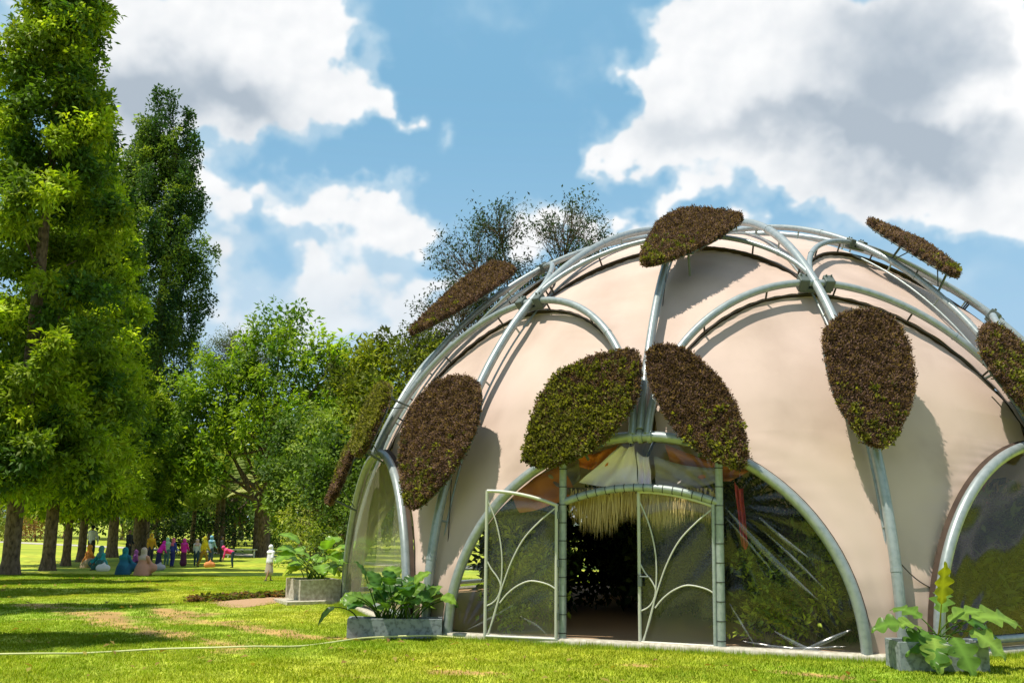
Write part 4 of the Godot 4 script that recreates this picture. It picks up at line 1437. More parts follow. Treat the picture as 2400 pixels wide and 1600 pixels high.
func trees() -> void:
	var rng := RandomNumberGenerator.new(); rng.seed = 101
	var sprays := [leaf_spray(71, 15, 0.24, 0.105, 0.30, 0.1).mesh(M.leaf), leaf_spray(72, 15, 0.20, 0.10, 0.28, 0.1).mesh(M.leaf)]
	var dk := Color(0.085, 0.18, 0.03)
	var br := Color(0.56, 0.70, 0.04)
	# the row along the lawn: x, z, height, crown foot, crown radius, trunk radius, share of bright leaves, label
	var row := [
		[-16.0, -32.4, 23.5, 2.5, 2.4, 0.27, 0.5, "tall dark column of a tree at the left edge, nearest trunk of the row"],
		[-17.4, -38.1, 18.5, 2.6, 2.2, 0.25, 0.9, "tall yellow green column tree, second trunk of the row"],
		[-19.1, -43.5, 15.0, 2.2, 2.3, 0.18, 1.0, "bright green column tree with a slim trunk, third of the row"],
		[-20.5, -48.3, 17.0, 2.4, 2.3, 0.20, 0.95, "column tree behind the person in a white shirt"],
		[-21.3, -54.0, 11.0, 2.6, 2.0, 0.30, 0.7, "tree with a broad brown trunk behind the teal cloaked person"],
		[-21.3, -57.8, 9.5, 2.4, 1.7, 0.42, 0.6, "tree with a thick dark trunk beside the group of children"],
		[-16.9, -24.4, 20.0, 3.0, 2.2, 0.36, 0.4, "dark column tree whose trunk stands left of the view"],
		[-15.6, -19.6, 19.5, 3.0, 1.9, 0.36, 0.5, "column tree left of the view that shades the lawn beyond the earth patch"],
		[-14.2, -15.2, 19.5, 3.0, 1.9, 0.36, 0.5, "column tree left of the view that shades the lawn beside the earth patch"],
		[-12.3, -10.2, 19.5, 3.0, 1.9, 0.36, 0.5, "column tree left of the view that shades the lawn by the hose"]]
	for q in row:
		var o := thing("column_tree", q[7], "tree", on(q[0], q[1]), rng.randf() * TAU, "row of column trees along the left of the lawn")
		var limbs := []
		for k in 14:
			var t := rng.randf_range(0.2, 0.9)
			var a := rng.randf() * TAU
			limbs.append([t, Vector3(sin(a) * q[4] * (1 - t) * 0.9, q[2] * t * 0.95 + 0.3, cos(a) * q[4] * (1 - t) * 0.9), 0.06])
		part("trunk", trunk_mesh(q[2] * 0.95, q[5], Vector3.ZERO, limbs, rng).mesh(M.bark), o)
		var n := int((16.0 if q[1] < -25.0 else 8.0) * (q[2] - q[3]))
		crown("crown", sprays[rng.randi() % 2], column_clumps(q[2], q[3], q[4], n, dk, br, q[6], rng, 1.35 if q[1] > -25.0 else 0.58), rng, o)
	# the spire with upright foxtail twigs
	var sp := thing("spire_tree", "tall dark blue green spire tree with upright finger shaped tips", "tree", on(-24.7, -67.5))
	part("trunk", trunk_mesh(29.0, 0.5, Vector3(0.3, 0, 0), [], rng).mesh(M.bark), sp)
	var cl := []
	for k in 300:
		var u := pow(rng.randf(), 0.85)
		var y := lerpf(2.0, 28.0, u)
		var prof := 3.3 * (0.50 + 0.5 * smoothstep(0.0, 0.55, u)) * (1.0 - 0.62 * smoothstep(0.72, 1.0, u))
		var a := rng.randf() * TAU
		var rr := prof * rng.randf_range(0.35, 1.0)
		var c := Color(0.045, 0.11, 0.045).lerp(Color(0.26, 0.38, 0.07), pow(rng.randf(), 2.0))
		var ln := rng.randf_range(1.6, 2.8)
		var foot := Vector3(sin(a) * rr - 0.9 * u, y, cos(a) * rr)
		cl.append({"c": foot, "r": 0.8, "ax": Vector3(sin(a) * 0.30, 1.0, cos(a) * 0.30) * ln, "n": 24, "col": c, "sz": 1.15})
		if rng.randf() < 0.35:
			cl.append({"c": foot + Vector3(sin(a) * 0.3, 0.85, cos(a) * 0.3) * ln, "r": 0.32, "ax": Vector3(0, 0.6, 0), "n": 7, "col": Color(0.40, 0.52, 0.07), "sz": 1.0})
	for q in [[-2.2, 29.2, 3.0], [-1.3, 31.8, 3.2], [-0.2, 31.6, 3.0], [0.8, 30.6, 2.8], [1.5, 28.6, 2.6], [-3.0, 27.6, 3.2], [-4.4, 25.2, 3.2], [2.2, 24.6, 2.4]]:
		cl.append({"c": Vector3(q[0], q[1] - q[2] * 0.7, rng.randf_range(-0.6, 0.6)), "r": 0.72, "ax": Vector3(0, q[2], 0), "n": 55, "col": Color(0.06, 0.13, 0.04), "sz": 1.2})
	crown("crown", sprays[1], cl, rng, sp)
	# broad tree in the middle
	var bt := thing("broad_tree", "broad bright green tree with a forked dark trunk behind the toddler", "tree", on(-13.9, -56.7))
	cl = []
	var limbs := []
	for q in [[-4.8, 8.8, 0.4, 1.6], [5.9, 9.0, 0.0, 1.6], [6.4, 7.0, 0.4, 1.4], [-5.2, 5.6, 0.2, 1.3], [-3.0, 10.6, 0.0, 1.6], [4.4, 10.9, 0.0, 1.5], [0.4, 12.9, 0.2, 1.6], [-0.6, 11.2, 0.6, 1.8], [1.6, 11.4, -0.4, 1.8], [3.2, 10.6, 0.3, 1.8], [-2.2, 9.8, -0.2, 1.9], [0.5, 9.2, 1.4, 2.2], [2.2, 9.0, -1.5, 2.0], [4.6, 9.4, 0.2, 1.7], [-3.6, 8.2, 0.5, 1.7], [-2.0, 7.6, 1.6, 2.0], [1.0, 7.2, 1.9, 2.1], [3.4, 7.3, 1.2, 1.9], [5.2, 8.0, -0.6, 1.5], [-4.2, 6.4, 0.0, 1.5], [-2.8, 5.6, 1.2, 1.6], [0.0, 5.6, -1.8, 2.0], [2.8, 5.8, 0.0, 1.6], [-1.2, 8.6, -1.8, 2.0], [4.2, 6.2, -1.2, 1.2], [-3.4, 4.6, 0.3, 1.1]]:
		limbs.append([rng.randf_range(0.35, 0.75), Vector3(q[0], q[1], q[2]), 0.11])
		for k in 9:
			var d: Vector3 = Vector3(rng.randfn(), rng.randfn() * 0.8 + 0.2, rng.randfn()).normalized() * q[3] * pow(rng.randf(), 0.4)
			var c := Color(0.09, 0.20, 0.03).lerp(Color(0.50, 0.68, 0.05), clampf(pow(rng.randf(), 1.1) * 0.9 + d.y * 0.08, 0.0, 1.0))
			cl.append({"c": Vector3(q[0], q[1], q[2]) + d, "r": 0.75, "ax": Vector3.ZERO, "n": 9, "col": c, "sz": 1.35})
	limbs.append([0.25, Vector3(-2.6, 6.8, 0.2), 0.22]); limbs.append([0.3, Vector3(2.0, 8.0, 0.0), 0.22])
	part("trunk", trunk_mesh(9.5, 0.42, Vector3(0.4, 0, 0), limbs, rng).mesh(M.bark), bt)
	crown("crown", sprays[0], cl, rng, bt)
	# airy tree behind the dome
	airy("airy_tree", "airy half bare tree with fine twigs rising behind the dome", on(0.5, -46.0), 17.6, [[-2.4, 14.4, 0.0, 2.3], [-1.2, 16.0, 0.3, 1.4], [2.3, 16.0, 0.0, 2.0], [3.6, 14.0, 0.4, 1.9], [0.6, 13.2, -0.4, 1.8], [-3.0, 11.8, 0.3, 2.2], [4.6, 12.6, 0.0, 1.5], [-1.2, 12.0, 0.0, 2.0], [2.2, 12.6, 0.4, 1.9]], Color(0.045, 0.075, 0.045), 21)
	airy("airy_tree", "small sparse grey green tree at the dome's left shoulder", on(-4.2, -47.0), 11.8, [[0.0, 10.6, 0.0, 1.3], [-0.9, 9.6, 0.2, 1.1], [0.9, 9.6, 0.0, 1.1]], Color(0.08, 0.11, 0.05), 22)
	airy("airy_tree", "feathery olive tree between the spire and the broad tree", on(-24.0, -84.0), 18.2, [[0.0, 16.8, 0.0, 2.0], [-1.8, 15.4, 0.0, 2.0], [1.8, 15.8, 0.0, 2.0], [0.0, 14.2, 0.0, 2.4], [3.0, 14.0, 0.0, 1.8]], Color(0.10, 0.13, 0.05), 23)

func airy(called: String, label: String, at: Vector3, h: float, heads: Array, col: Color, sd: int) -> void:
	var rng := RandomNumberGenerator.new(); rng.seed = sd
	var o := thing(called, label, "tree", at)
	var mb := MB.new()
	var fork := Vector3(0, h * 0.42, 0)
	mb.tube(PackedVector3Array([Vector3(0, -0.2, 0), Vector3(0.1, h * 0.2, 0), fork]), h * 0.014, h * 0.010, 8, false)
	var cl := []
	for q in heads:
		var c := Vector3(q[0], q[1], q[2])
		var low: Vector3 = c - Vector3(q[0] * 0.25, q[3] * 1.1, 0)
		mb.tube(PackedVector3Array([fork, fork.lerp(low, 0.5) + Vector3(0, -0.2, 0), low, c]), 0.085, 0.03, 6, false)
		for k in int(34 * q[3]):
			var d: Vector3 = Vector3(rng.randfn(), absf(rng.randfn()) * 0.9 - 0.25, rng.randfn()).normalized() * q[3] * rng.randf_range(0.6, 1.05)
			var e: Vector3 = c + d
			var s := low.lerp(c, rng.randf())
			var mid := s.lerp(e, 0.55) + Vector3(rng.randfn(), rng.randfn(), rng.randfn()) * 0.12
			mb.tube(PackedVector3Array([s, mid, e]), 0.022, 0.006, 4, false)
			for i in 2:
				var e2 := mid.lerp(e, 0.6) + Vector3(rng.randfn(), rng.randfn() + 0.5, rng.randfn()) * 0.35
				mb.tube(PackedVector3Array([mid, e2]), 0.010, 0.004, 3, false)
				if rng.randf() < 0.8:
					cl.append({"c": e2, "r": 0.2, "ax": Vector3.ZERO, "n": 1, "col": col * rng.randf_range(0.6, 1.6), "sz": 1.0})
			if rng.randf() < 0.9:
				cl.append({"c": e, "r": 0.25, "ax": Vector3.ZERO, "n": 2, "col": col * rng.randf_range(0.6, 1.6), "sz": 1.0})
	part("trunk", mb.mesh(M.bark), o)
	crown("crown", leaf_spray(sd + 60, 8, 0.17, 0.08, 0.24, 0.2).mesh(M.leaf), cl, rng, o)

func bush(called: String, label: String, at: Vector3, w: float, h: float, lift: float, dark: Color, bright: Color, spray: Mesh, sz: float, sd: int, category := "shrub", group := "") -> void:
	var rng := RandomNumberGenerator.new(); rng.seed = sd
	var o := thing(called, label, category, at, 0.0, group)
	var cl := []
	var limbs := []
	var n := int(clampf(w * h * 2.6 / (sz * sz), 16, 150))
	for k in n:
		var a := rng.randf() * TAU
		var v := rng.randf_range(-0.85, 1.0)
		var rr := sqrt(1.0 - v * v * 0.9)
		var q := rng.randf_range(0.72, 1.05)
		var p := Vector3(sin(a) * rr * w * 0.5 * q, lift + (h - lift) * 0.5 * (1.0 + v * q), cos(a) * rr * w * 0.5 * q)
		p.y += 0.12 * h * sin(a * 3.0 + sd)
		cl.append({"c": p, "r": 0.55 * sz, "ax": Vector3.ZERO, "n": 8, "col": dark.lerp(bright, clampf(pow(rng.randf(), 1.3), 0.0, 1.0)), "sz": sz})
		if k % 6 == 0:
			limbs.append([rng.randf_range(0.3, 0.9), p * 0.8, 0.02 + 0.012 * h])
	part("trunk" if lift > 0.5 else "stems", trunk_mesh(maxf(lift, h * 0.5), 0.03 + 0.02 * h, Vector3.ZERO, limbs, rng).mesh(M.bark), o)
	crown("crown" if lift > 0.5 else "leaves", spray, cl, rng, o)

func far_garden() -> void:
	var spray := leaf_spray(81, 14, 0.26, 0.13, 0.30, 0.15).mesh(M.leaf)
	var fine := leaf_spray(82, 16, 0.13, 0.06, 0.2, 0.15).mesh(M.leaf)
	var g0 := Color(0.05, 0.10, 0.025)
	var g1 := Color(0.3, 0.42, 0.06)
	var y1 := Color(0.46, 0.5, 0.09)
	var grp := "trees and shrubs at the far side of the garden"
	# near the dome's left side
	bush("olive_tree", "flat topped olive green tree just behind the dome's left side", on(-4.7, -46.0), 7.0, 9.9, 5.2, Color(0.10, 0.13, 0.024), Color(0.40, 0.46, 0.05), spray, 1.0, 201, "tree")
	bush("leafy_tree", "round pale green tree left of the dome above the light shrub", on(-9.6, -50.0), 5.2, 7.0, 1.6, Color(0.09, 0.18, 0.045), Color(0.42, 0.56, 0.12), spray, 1.0, 202, "tree")
	bush("leafy_tree", "dark green tree close behind the dome's left edge panels", on(-6.9, -43.0), 3.6, 6.0, 1.0, g0, Color(0.24, 0.38, 0.06), spray, 0.9, 203, "tree")
	bush("leafy_tree", "bluish green tree in the gap right of the broad tree", on(-10.0, -66.0), 6.5, 11.5, 3.0, Color(0.07, 0.14, 0.07), Color(0.22, 0.34, 0.14), spray, 1.2, 204, "tree")
	bush("light_shrub", "light yellow green shrub behind the square planter", on(-8.6, -43.5), 2.6, 2.6, 0.0, Color(0.18, 0.26, 0.05), Color(0.52, 0.58, 0.14), fine, 1.2, 205)
	bush("dark_shrub", "dark shrub tucked against the dome's left edge", on(-7.0, -41.0), 2.0, 2.9, 0.0, g0, g1, fine, 1.2, 206)
	bush("dark_hedge", "low dark rounded bush behind the group of children", on(-18.6, -60.5), 5.0, 2.5, 0.0, Color(0.012, 0.032, 0.012), Color(0.035, 0.075, 0.022), fine, 1.6, 207)
	bush("orange_shrub", "orange brown shrub by the far path at the left", on(-41.5, -88.0), 3.4, 2.2, 0.0, Color(0.22, 0.12, 0.04), Color(0.42, 0.26, 0.10), fine, 1.8, 208)
	bush("light_shrub", "bright yellow green shrub by the far path at the left edge", on(-45.0, -88.0), 3.2, 2.4, 0.0, Color(0.14, 0.2, 0.03), y1, fine, 1.8, 209)
	bush("dark_tree", "dense dark tree filling the gap behind the palms", on(-22.5, -82.0), 8.0, 8.5, 0.6, Color(0.04, 0.09, 0.03), Color(0.16, 0.27, 0.07), spray, 1.4, 240, "tree", grp)
	bush("dark_tree", "dense green tree right behind the trunk of the broad tree", on(-16.2, -78.0), 7.0, 7.0, 0.6, Color(0.05, 0.11, 0.04), Color(0.22, 0.35, 0.09), spray, 1.4, 241, "tree", grp)
	bush("dark_tree", "dark green tree behind the light shrub by the dome", on(-10.4, -74.0), 5.6, 7.4, 0.6, Color(0.04, 0.09, 0.03), Color(0.18, 0.30, 0.07), spray, 1.3, 242, "tree", grp)
	bush("dark_tree", "dense dark tree behind the spire tree's trunk", on(-29.5, -84.0), 8.0, 9.5, 0.6, Color(0.04, 0.09, 0.03), Color(0.16, 0.27, 0.07), spray, 1.5, 243, "tree", grp)
	# the far belt
	var k := 0
	for q in [[-66, -112, 16, 11, "leafy tree at the left end of the far belt"], [-55, -108, 13, 9, "pale tree of the far belt seen right of the nearest trunk"], [-46, -104, 11, 8.5, "pale green tree of the far belt between the first two trunks"], [-38.5, -100, 10, 7.5, "tree of the far belt behind the slim third trunk"], [-33, -96, 9, 8, "tree of the far belt behind the white shirted person"], [-27.5, -92, 9, 9, "tree of the far belt left of the spire trunk"], [-30, -112, 12, 13, "tall tree of the far belt behind the spire"], [-21, -104, 11, 13, "blue green tree of the far belt right of the spire"], [-14.5, -98, 10, 12, "tree of the far belt behind the broad tree's trunk"], [-7.5, -92, 10, 11, "tree of the far belt just left of the dome"], [0, -92, 11, 12, "tree of the far belt hidden low behind the dome"]]:
		var pale := k in [1, 2, 3, 4, 5]
		bush("far_tree", q[4], on(q[0], q[1]), q[2], q[3], 0.9, Color(0.13, 0.21, 0.07), (Color(0.6, 0.64, 0.2) if pale else Color(0.30, 0.44, 0.15)), spray, 1.9, 220 + k, "tree", grp)
		k += 1
	# the garden edge behind the viewer, mirrored in the plastic sheets
	k = 0
	for q in [[-26, 20, 13, 7.5, "wide tree at the garden edge behind the viewer, farthest left"], [-14, 25, 12, 7, "tree at the garden edge behind the viewer, left of its middle"], [-3, 22, 11, 6.5, "tree at the garden edge right behind the viewer"], [8, 24, 12, 7.5, "tree at the garden edge behind the viewer, right of its middle"], [20, 18, 12, 7, "wide tree at the garden edge behind the viewer, farthest right"], [29, 6, 11, 7, "tree at the garden edge to the right of the viewer"]]:
		bush("edge_tree", q[4], on(q[0], q[1]), q[2], q[3], 0.6, Color(0.05, 0.09, 0.03), Color(0.14, 0.22, 0.06), spray, 2.0, 260 + k, "tree", "trees at the garden edge behind the viewer")
		k += 1
	# palms with long fronds
	var fr := MB.new()
	var pts := PackedVector3Array()
	for i in 12:
		var t := i / 11.0
		pts.append(Vector3(0, sin(t * 1.9) * 1.0, t * 2.6))
	fr.tube(pts, 0.035, 0.008, 5, false)
	var rng := RandomNumberGenerator.new(); rng.seed = 300
	for i in range(3, 44):
		var t := i / 44.0
		var p := pts[int(t * 11.0)].lerp(pts[mini(11, int(t * 11.0) + 1)], fposmod(t * 11.0, 1.0))
		for s in [-1.0, 1.0]:
			var l := 0.75 * sin(PI * (t * 0.85 + 0.12))
			var e: Vector3 = p + Vector3(s * l * 0.8, -0.28 * l + rng.randfn() * 0.03, l * 0.55)
			fr.col = Color.WHITE * rng.randf_range(0.8, 1.2)
			fr.tri(p + Vector3(0, 0, -0.06), p + Vector3(0, 0, 0.06), e, Vector3(s * 0.3, 0.9, 0).normalized())
	var tintm := {}
	for c in [["palm_green", Color(0.30, 0.40, 0.08)], ["palm_pale", Color(0.52, 0.56, 0.20)], ["palm_dry", Color(0.55, 0.28, 0.08)]]:
		var m: StandardMaterial3D = M.leaf.duplicate()
		m.resource_name = c[0]; m.albedo_color = c[1].linear_to_srgb()
		tintm[c[0]] = m
	for q in [[-17.8, -62.0, 3.4, "palm with an orange dry frond below its crown left of the broad tree"], [-20.0, -63.5, 2.6, "lower palm with pale arching fronds beside the spire trunk"], [-16.3, -64.5, 4.4, "palm with long green fronds close to the broad tree trunk"], [-19.0, -65.0, 4.6, "pale palm in the sun behind the dark rounded bush"]]:
		var o := thing("palm", q[3], "palm", on(q[0], q[1]), rng.randf() * 6.0, "palms behind the group of children")
		var tr := MB.new()
		tr.tube(PackedVector3Array([Vector3(0, -0.1, 0), Vector3(0.05, q[2] * 0.5, 0), Vector3(0, q[2], 0)]), 0.17, 0.13, 8)
		part("trunk", tr.mesh(M.bark), o)
		for i in 15:
			var f := MeshInstance3D.new()
			f.name = "frond"
			f.mesh = palm_mesh(fr, tintm[["palm_green", "palm_pale"][i % 2] if i != 14 or q[2] != 3.4 else "palm_dry"])
			o.add_child(f, true)
			var up := rng.randf_range(-0.9, 0.35)
			f.transform = Transform3D(Basis(Vector3.UP, i * 2.4 + rng.randf() * 0.4) * Basis(Vector3.RIGHT, up), Vector3(0, q[2] - 0.05, 0)).scaled_local(Vector3.ONE * rng.randf_range(1.0, 1.3))

var palm_cache := {}
func palm_mesh(fr: MB, m: Material) -> Mesh:
	if not palm_cache.has(m):
		palm_cache[m] = fr.mesh(m)
	return palm_cache[m]

# ------------------------------------------------------------------ hose, stones, bench, path, pole
func small_things() -> void:
	var rng := RandomNumberGenerator.new(); rng.seed = 55
	var c := Curve3D.new()
	var line := [[-9.5, -11.0], [-5.8, -11.74], [-4.99, -12.19], [-4.08, -12.56], [-3.26, -12.68], [-2.6, -13.13], [-1.9, -13.95], [-1.16, -14.12], [-0.6, -14.2]]
	for i in line.size():
		var p := Vector3(line[i][0], 0.045 + 0.02 * sin(i * 2.1), line[i][1])
		var a: Array = line[maxi(i - 1, 0)]
		var b: Array = line[mini(i + 1, line.size() - 1)]
		var t := Vector3(b[0] - a[0], 0, b[1] - a[1]) / 6.0
		c.add_point(p, -t, t)
	c.bake_interval = 0.12
	var mb := MB.new()
	mb.tube(c.get_baked_points(), 0.012, 0.012, 7)
	tag(part("garden_hose", mb.mesh(M.hose), self), "pale yellow green garden hose lying across the near lawn", "hose")
	# bed edged with dug earth and stones left of the dome
	var bd := MB.new()
	var outline := [[-6.1, -19.7], [-5.6, -20.9], [-5.1, -21.9], [-4.6, -22.2], [-4.4, -21.3], [-4.6, -20.0], [-4.9, -19.0], [-5.5, -18.8]]
	for i in outline.size():
		var a: Array = outline[i]
		var b: Array = outline[(i + 1) % outline.size()]
		bd.tri(Vector3(-5.1, 0.055, -20.3), Vector3(a[0], 0.0, a[1]), Vector3(b[0], 0.0, b[1]), Vector3.UP)
	var bed := structure("flower_bed", bd.mesh(M.earth), "small dug bed of red brown earth left of the square planter")
	var where := []
	var tint := []
	for k in 420:
		var t := rng.randf()
		var p := Vector3(lerpf(-6.2, -4.6, t), 0, lerpf(-19.9, -21.9, pow(t, 0.9))) + Vector3(rng.randfn() * 0.16, rng.randf_range(0.0, 0.10), rng.randfn() * 0.16)
		where.append(Transform3D(Basis.from_euler(Vector3(rng.randf() * 6, rng.randf() * 6, 0)).scaled(Vector3(1, 0.7, 1.2) * rng.randf_range(0.5, 1.2)), p))
		var cc := Color(0.28, 0.15, 0.07).lerp(Color(0.16, 0.20, 0.03), 1.0 if rng.randf() < 0.5 else 0.0) * rng.randf_range(0.6, 1.3)
		cc.a = 1.0
		tint.append(cc)
	var clod := leaf_spray(91, 8, 0.10, 0.06, 0.05, 0.4).mesh(M.dry_leaf)
	var mu := swarm("bed_leaves", clod, where, tint, self)
	tag(mu, "low brown and green leaves along the rim of the dug bed", "ground cover", "", "stuff")
	var ss := thing("stone_slab", "flat pale stone slab under the square planter", "stone", Vector3(-4.05, 0, -20.2), 0.5)
	var sm := MB.new()
	sm.box(Transform3D(Basis(), Vector3(0, 0.03, 0)), Vector3(1.0, 0.07, 0.95))
	part("slab", sm.mesh(M.concrete), ss)
	# far path
	var pa := MB.new()
	var pl := [[-72.0, -104.0], [-52.0, -91.0], [-40.8, -83.0], [-30.0, -74.0], [-20.5, -66.5], [-11.0, -53.5], [-6.0, -49.0], [2.0, -45.0]]
	for i in pl.size() - 1:
		var a := Vector3(pl[i][0], 0, pl[i][1])
		var b := Vector3(pl[i + 1][0], 0, pl[i + 1][1])
		var s0 := Vector3(0, 0, 1.5)
		for p in [a, b]:
			pass
		var u := Vector3(0, land(a.z) + 0.02, 0)
		var w := Vector3(0, land(b.z) + 0.02, 0)
		pa.quad(a - s0 + u, a + s0 + u, b + s0 + w, b - s0 + w, Vector3.UP)
	structure("garden_path", pa.mesh(M.concrete), "pale garden path crossing the far side of the lawn")
	# white bench by the broad tree
	var be := thing("garden_bench", "white garden bench at the foot of the broad tree", "bench", on(-14.9, -56.0), 0.2)
	for k in 3:
		var sl := MB.new()
		sl.box(Transform3D(Basis(), Vector3(0, 0.44, (k - 1) * 0.15)), Vector3(1.7, 0.05, 0.13))
		part("seat_slat", sl.mesh(M.white_paint), be)
	for x in [-0.7, 0.7]:
		var lg := MB.new()
		lg.box(Transform3D(Basis(), Vector3(x, 0.2, 0.14)), Vector3(0.07, 0.42, 0.07))
		lg.box(Transform3D(Basis(), Vector3(x, 0.2, -0.14)), Vector3(0.07, 0.42, 0.07))
		part("leg", lg.mesh(M.white_paint), be)
	var po := thing("lamp_post", "thin white post standing in the sun right of the nearest trunk", "post", on(-32.0, -65.5))
	var pm := MB.new()
	pm.tube(PackedVector3Array([Vector3(0, -0.1, 0), Vector3(0, 3.4, 0)]), 0.07, 0.06, 8)
	part("shaft", pm.mesh(M.white_paint), po)
	var cp := MB.new()
	cp.tube(PackedVector3Array([Vector3(0, 3.4, 0), Vector3(0, 3.5, 0), Vector3(0, 3.75, 0)]), 0.10, 0.13, 8)
	part("lamp_head", cp.mesh(M.white_paint), po)
	# bags on the grass
	for q in [[-15.1, -37.6, Color(0.72, 0.70, 0.72), "white bag on the grass left of the teal cloaked person", 0.30], [-13.7, -39.6, Color(0.45, 0.42, 0.48), "small grey lilac bag alone on the grass", 0.26], [-12.9, -43.5, Color(0.65, 0.25, 0.08), "orange bag beside the bending person", 0.28]]:
		var o := thing("picnic_bag", q[3], "bag", on(q[0], q[1]), 0.4, "bags on the grass")
		var bl := Blob.new(Vector3(-0.35, -0.05, -0.3), Vector3(0.35, 0.5, 0.3), 0.03)
		bl.cap(Vector3(-0.10, 0.12, 0), Vector3(0.10, 0.12, 0), q[4] * 0.55, q[4] * 0.5, 0.06, 0, Vector3(1, 0.9, 0.75))
		bl.cap(Vector3(0, 0.2, 0), Vector3(0.02, 0.30, 0), q[4] * 0.3, q[4] * 0.15, 0.06, 0)
		var bm := MB.new(); bl.into(bm, [q[2]])
		part("bag_body", bm.mesh(M.cloth), o)
		var hd := MB.new()
		var hp := PackedVector3Array()
		for i in 9:
			var a := PI * i / 8.0
			hp.append(Vector3(cos(a) * 0.09, 0.28 + sin(a) * 0.14, 0))
		hd.tube(hp, 0.012, 0.012, 6)
		part("handle", hd.mesh(M.tie), o)

# ------------------------------------------------------------------ people
var head_mb: MB
var hand_mb: MB
const SKIN := Color(0.32, 0.17, 0.10)

func make_head() -> void:
	var b := Blob.new(Vector3(-0.13, -0.17, -0.15), Vector3(0.13, 0.16, 0.16), 0.011)
	b.cap(Vector3(0, 0.025, -0.01), Vector3(0, 0.02, 0.0), 0.092, 0.09, 0.02, 0, Vector3(0.86, 1.12, 1.0))
	b.cap(Vector3(0, -0.05, 0.03), Vector3(0, -0.085, 0.045), 0.052, 0.034, 0.03, 0)
	b.cap(Vector3(0, 0.01, 0.088), Vector3(0, -0.028, 0.104), 0.010, 0.016, 0.015, 0)
	b.cap(Vector3(-0.02, -0.062, 0.082), Vector3(0.02, -0.062, 0.082), 0.010, 0.010, 0.008, 1)
	for s in [-1.0, 1.0]:
		b.cap(Vector3(s * 0.034, 0.012, 0.078), Vector3(s * 0.034, 0.012, 0.080), 0.013, 0.013, 0.003, 2)
		b.cap(Vector3(s * 0.020, 0.034, 0.086), Vector3(s * 0.048, 0.036, 0.078), 0.007, 0.006, 0.006, 3)
		b.cap(Vector3(s * 0.082, 0.02, -0.01), Vector3(s * 0.084, -0.02, -0.005), 0.016, 0.012, 0.008, 0, Vector3(0.6, 1, 1))
	head_mb = MB.new()
	b.into(head_mb, [SKIN, Color(0.26, 0.09, 0.07), Color(0.05, 0.04, 0.04), Color(0.03, 0.02, 0.02)])
	var h := Blob.new(Vector3(-0.06, -0.20, -0.06), Vector3(0.08, 0.03, 0.07), 0.0065)
	h.cap(Vector3(0, 0.0, 0), Vector3(0, -0.075, 0), 0.026, 0.034, 0.01, 0, Vector3(0.55, 1, 1.05))
	for i in 4:
		var z := (i - 1.5) * 0.018
		var l: float = [0.058, 0.072, 0.068, 0.052][i]
		var k := Vector3(0.0, -0.085, z)
		var m := k + Vector3(0.010, -l * 0.55, z * 0.1)
		h.cap(k, m, 0.0095, 0.0085, 0.004, 0)
		h.cap(m, m + Vector3(0.018, -l * 0.40, 0), 0.0085, 0.0072, 0.004, 0)
	h.cap(Vector3(0.004, -0.028, 0.026), Vector3(0.016, -0.062, 0.048), 0.012, 0.0095, 0.006, 0)
	h.cap(Vector3(0.016, -0.062, 0.048), Vector3(0.026, -0.09, 0.046), 0.0095, 0.008, 0.004, 0)
	hand_mb = MB.new()
	h.into(hand_mb, [SKIN])

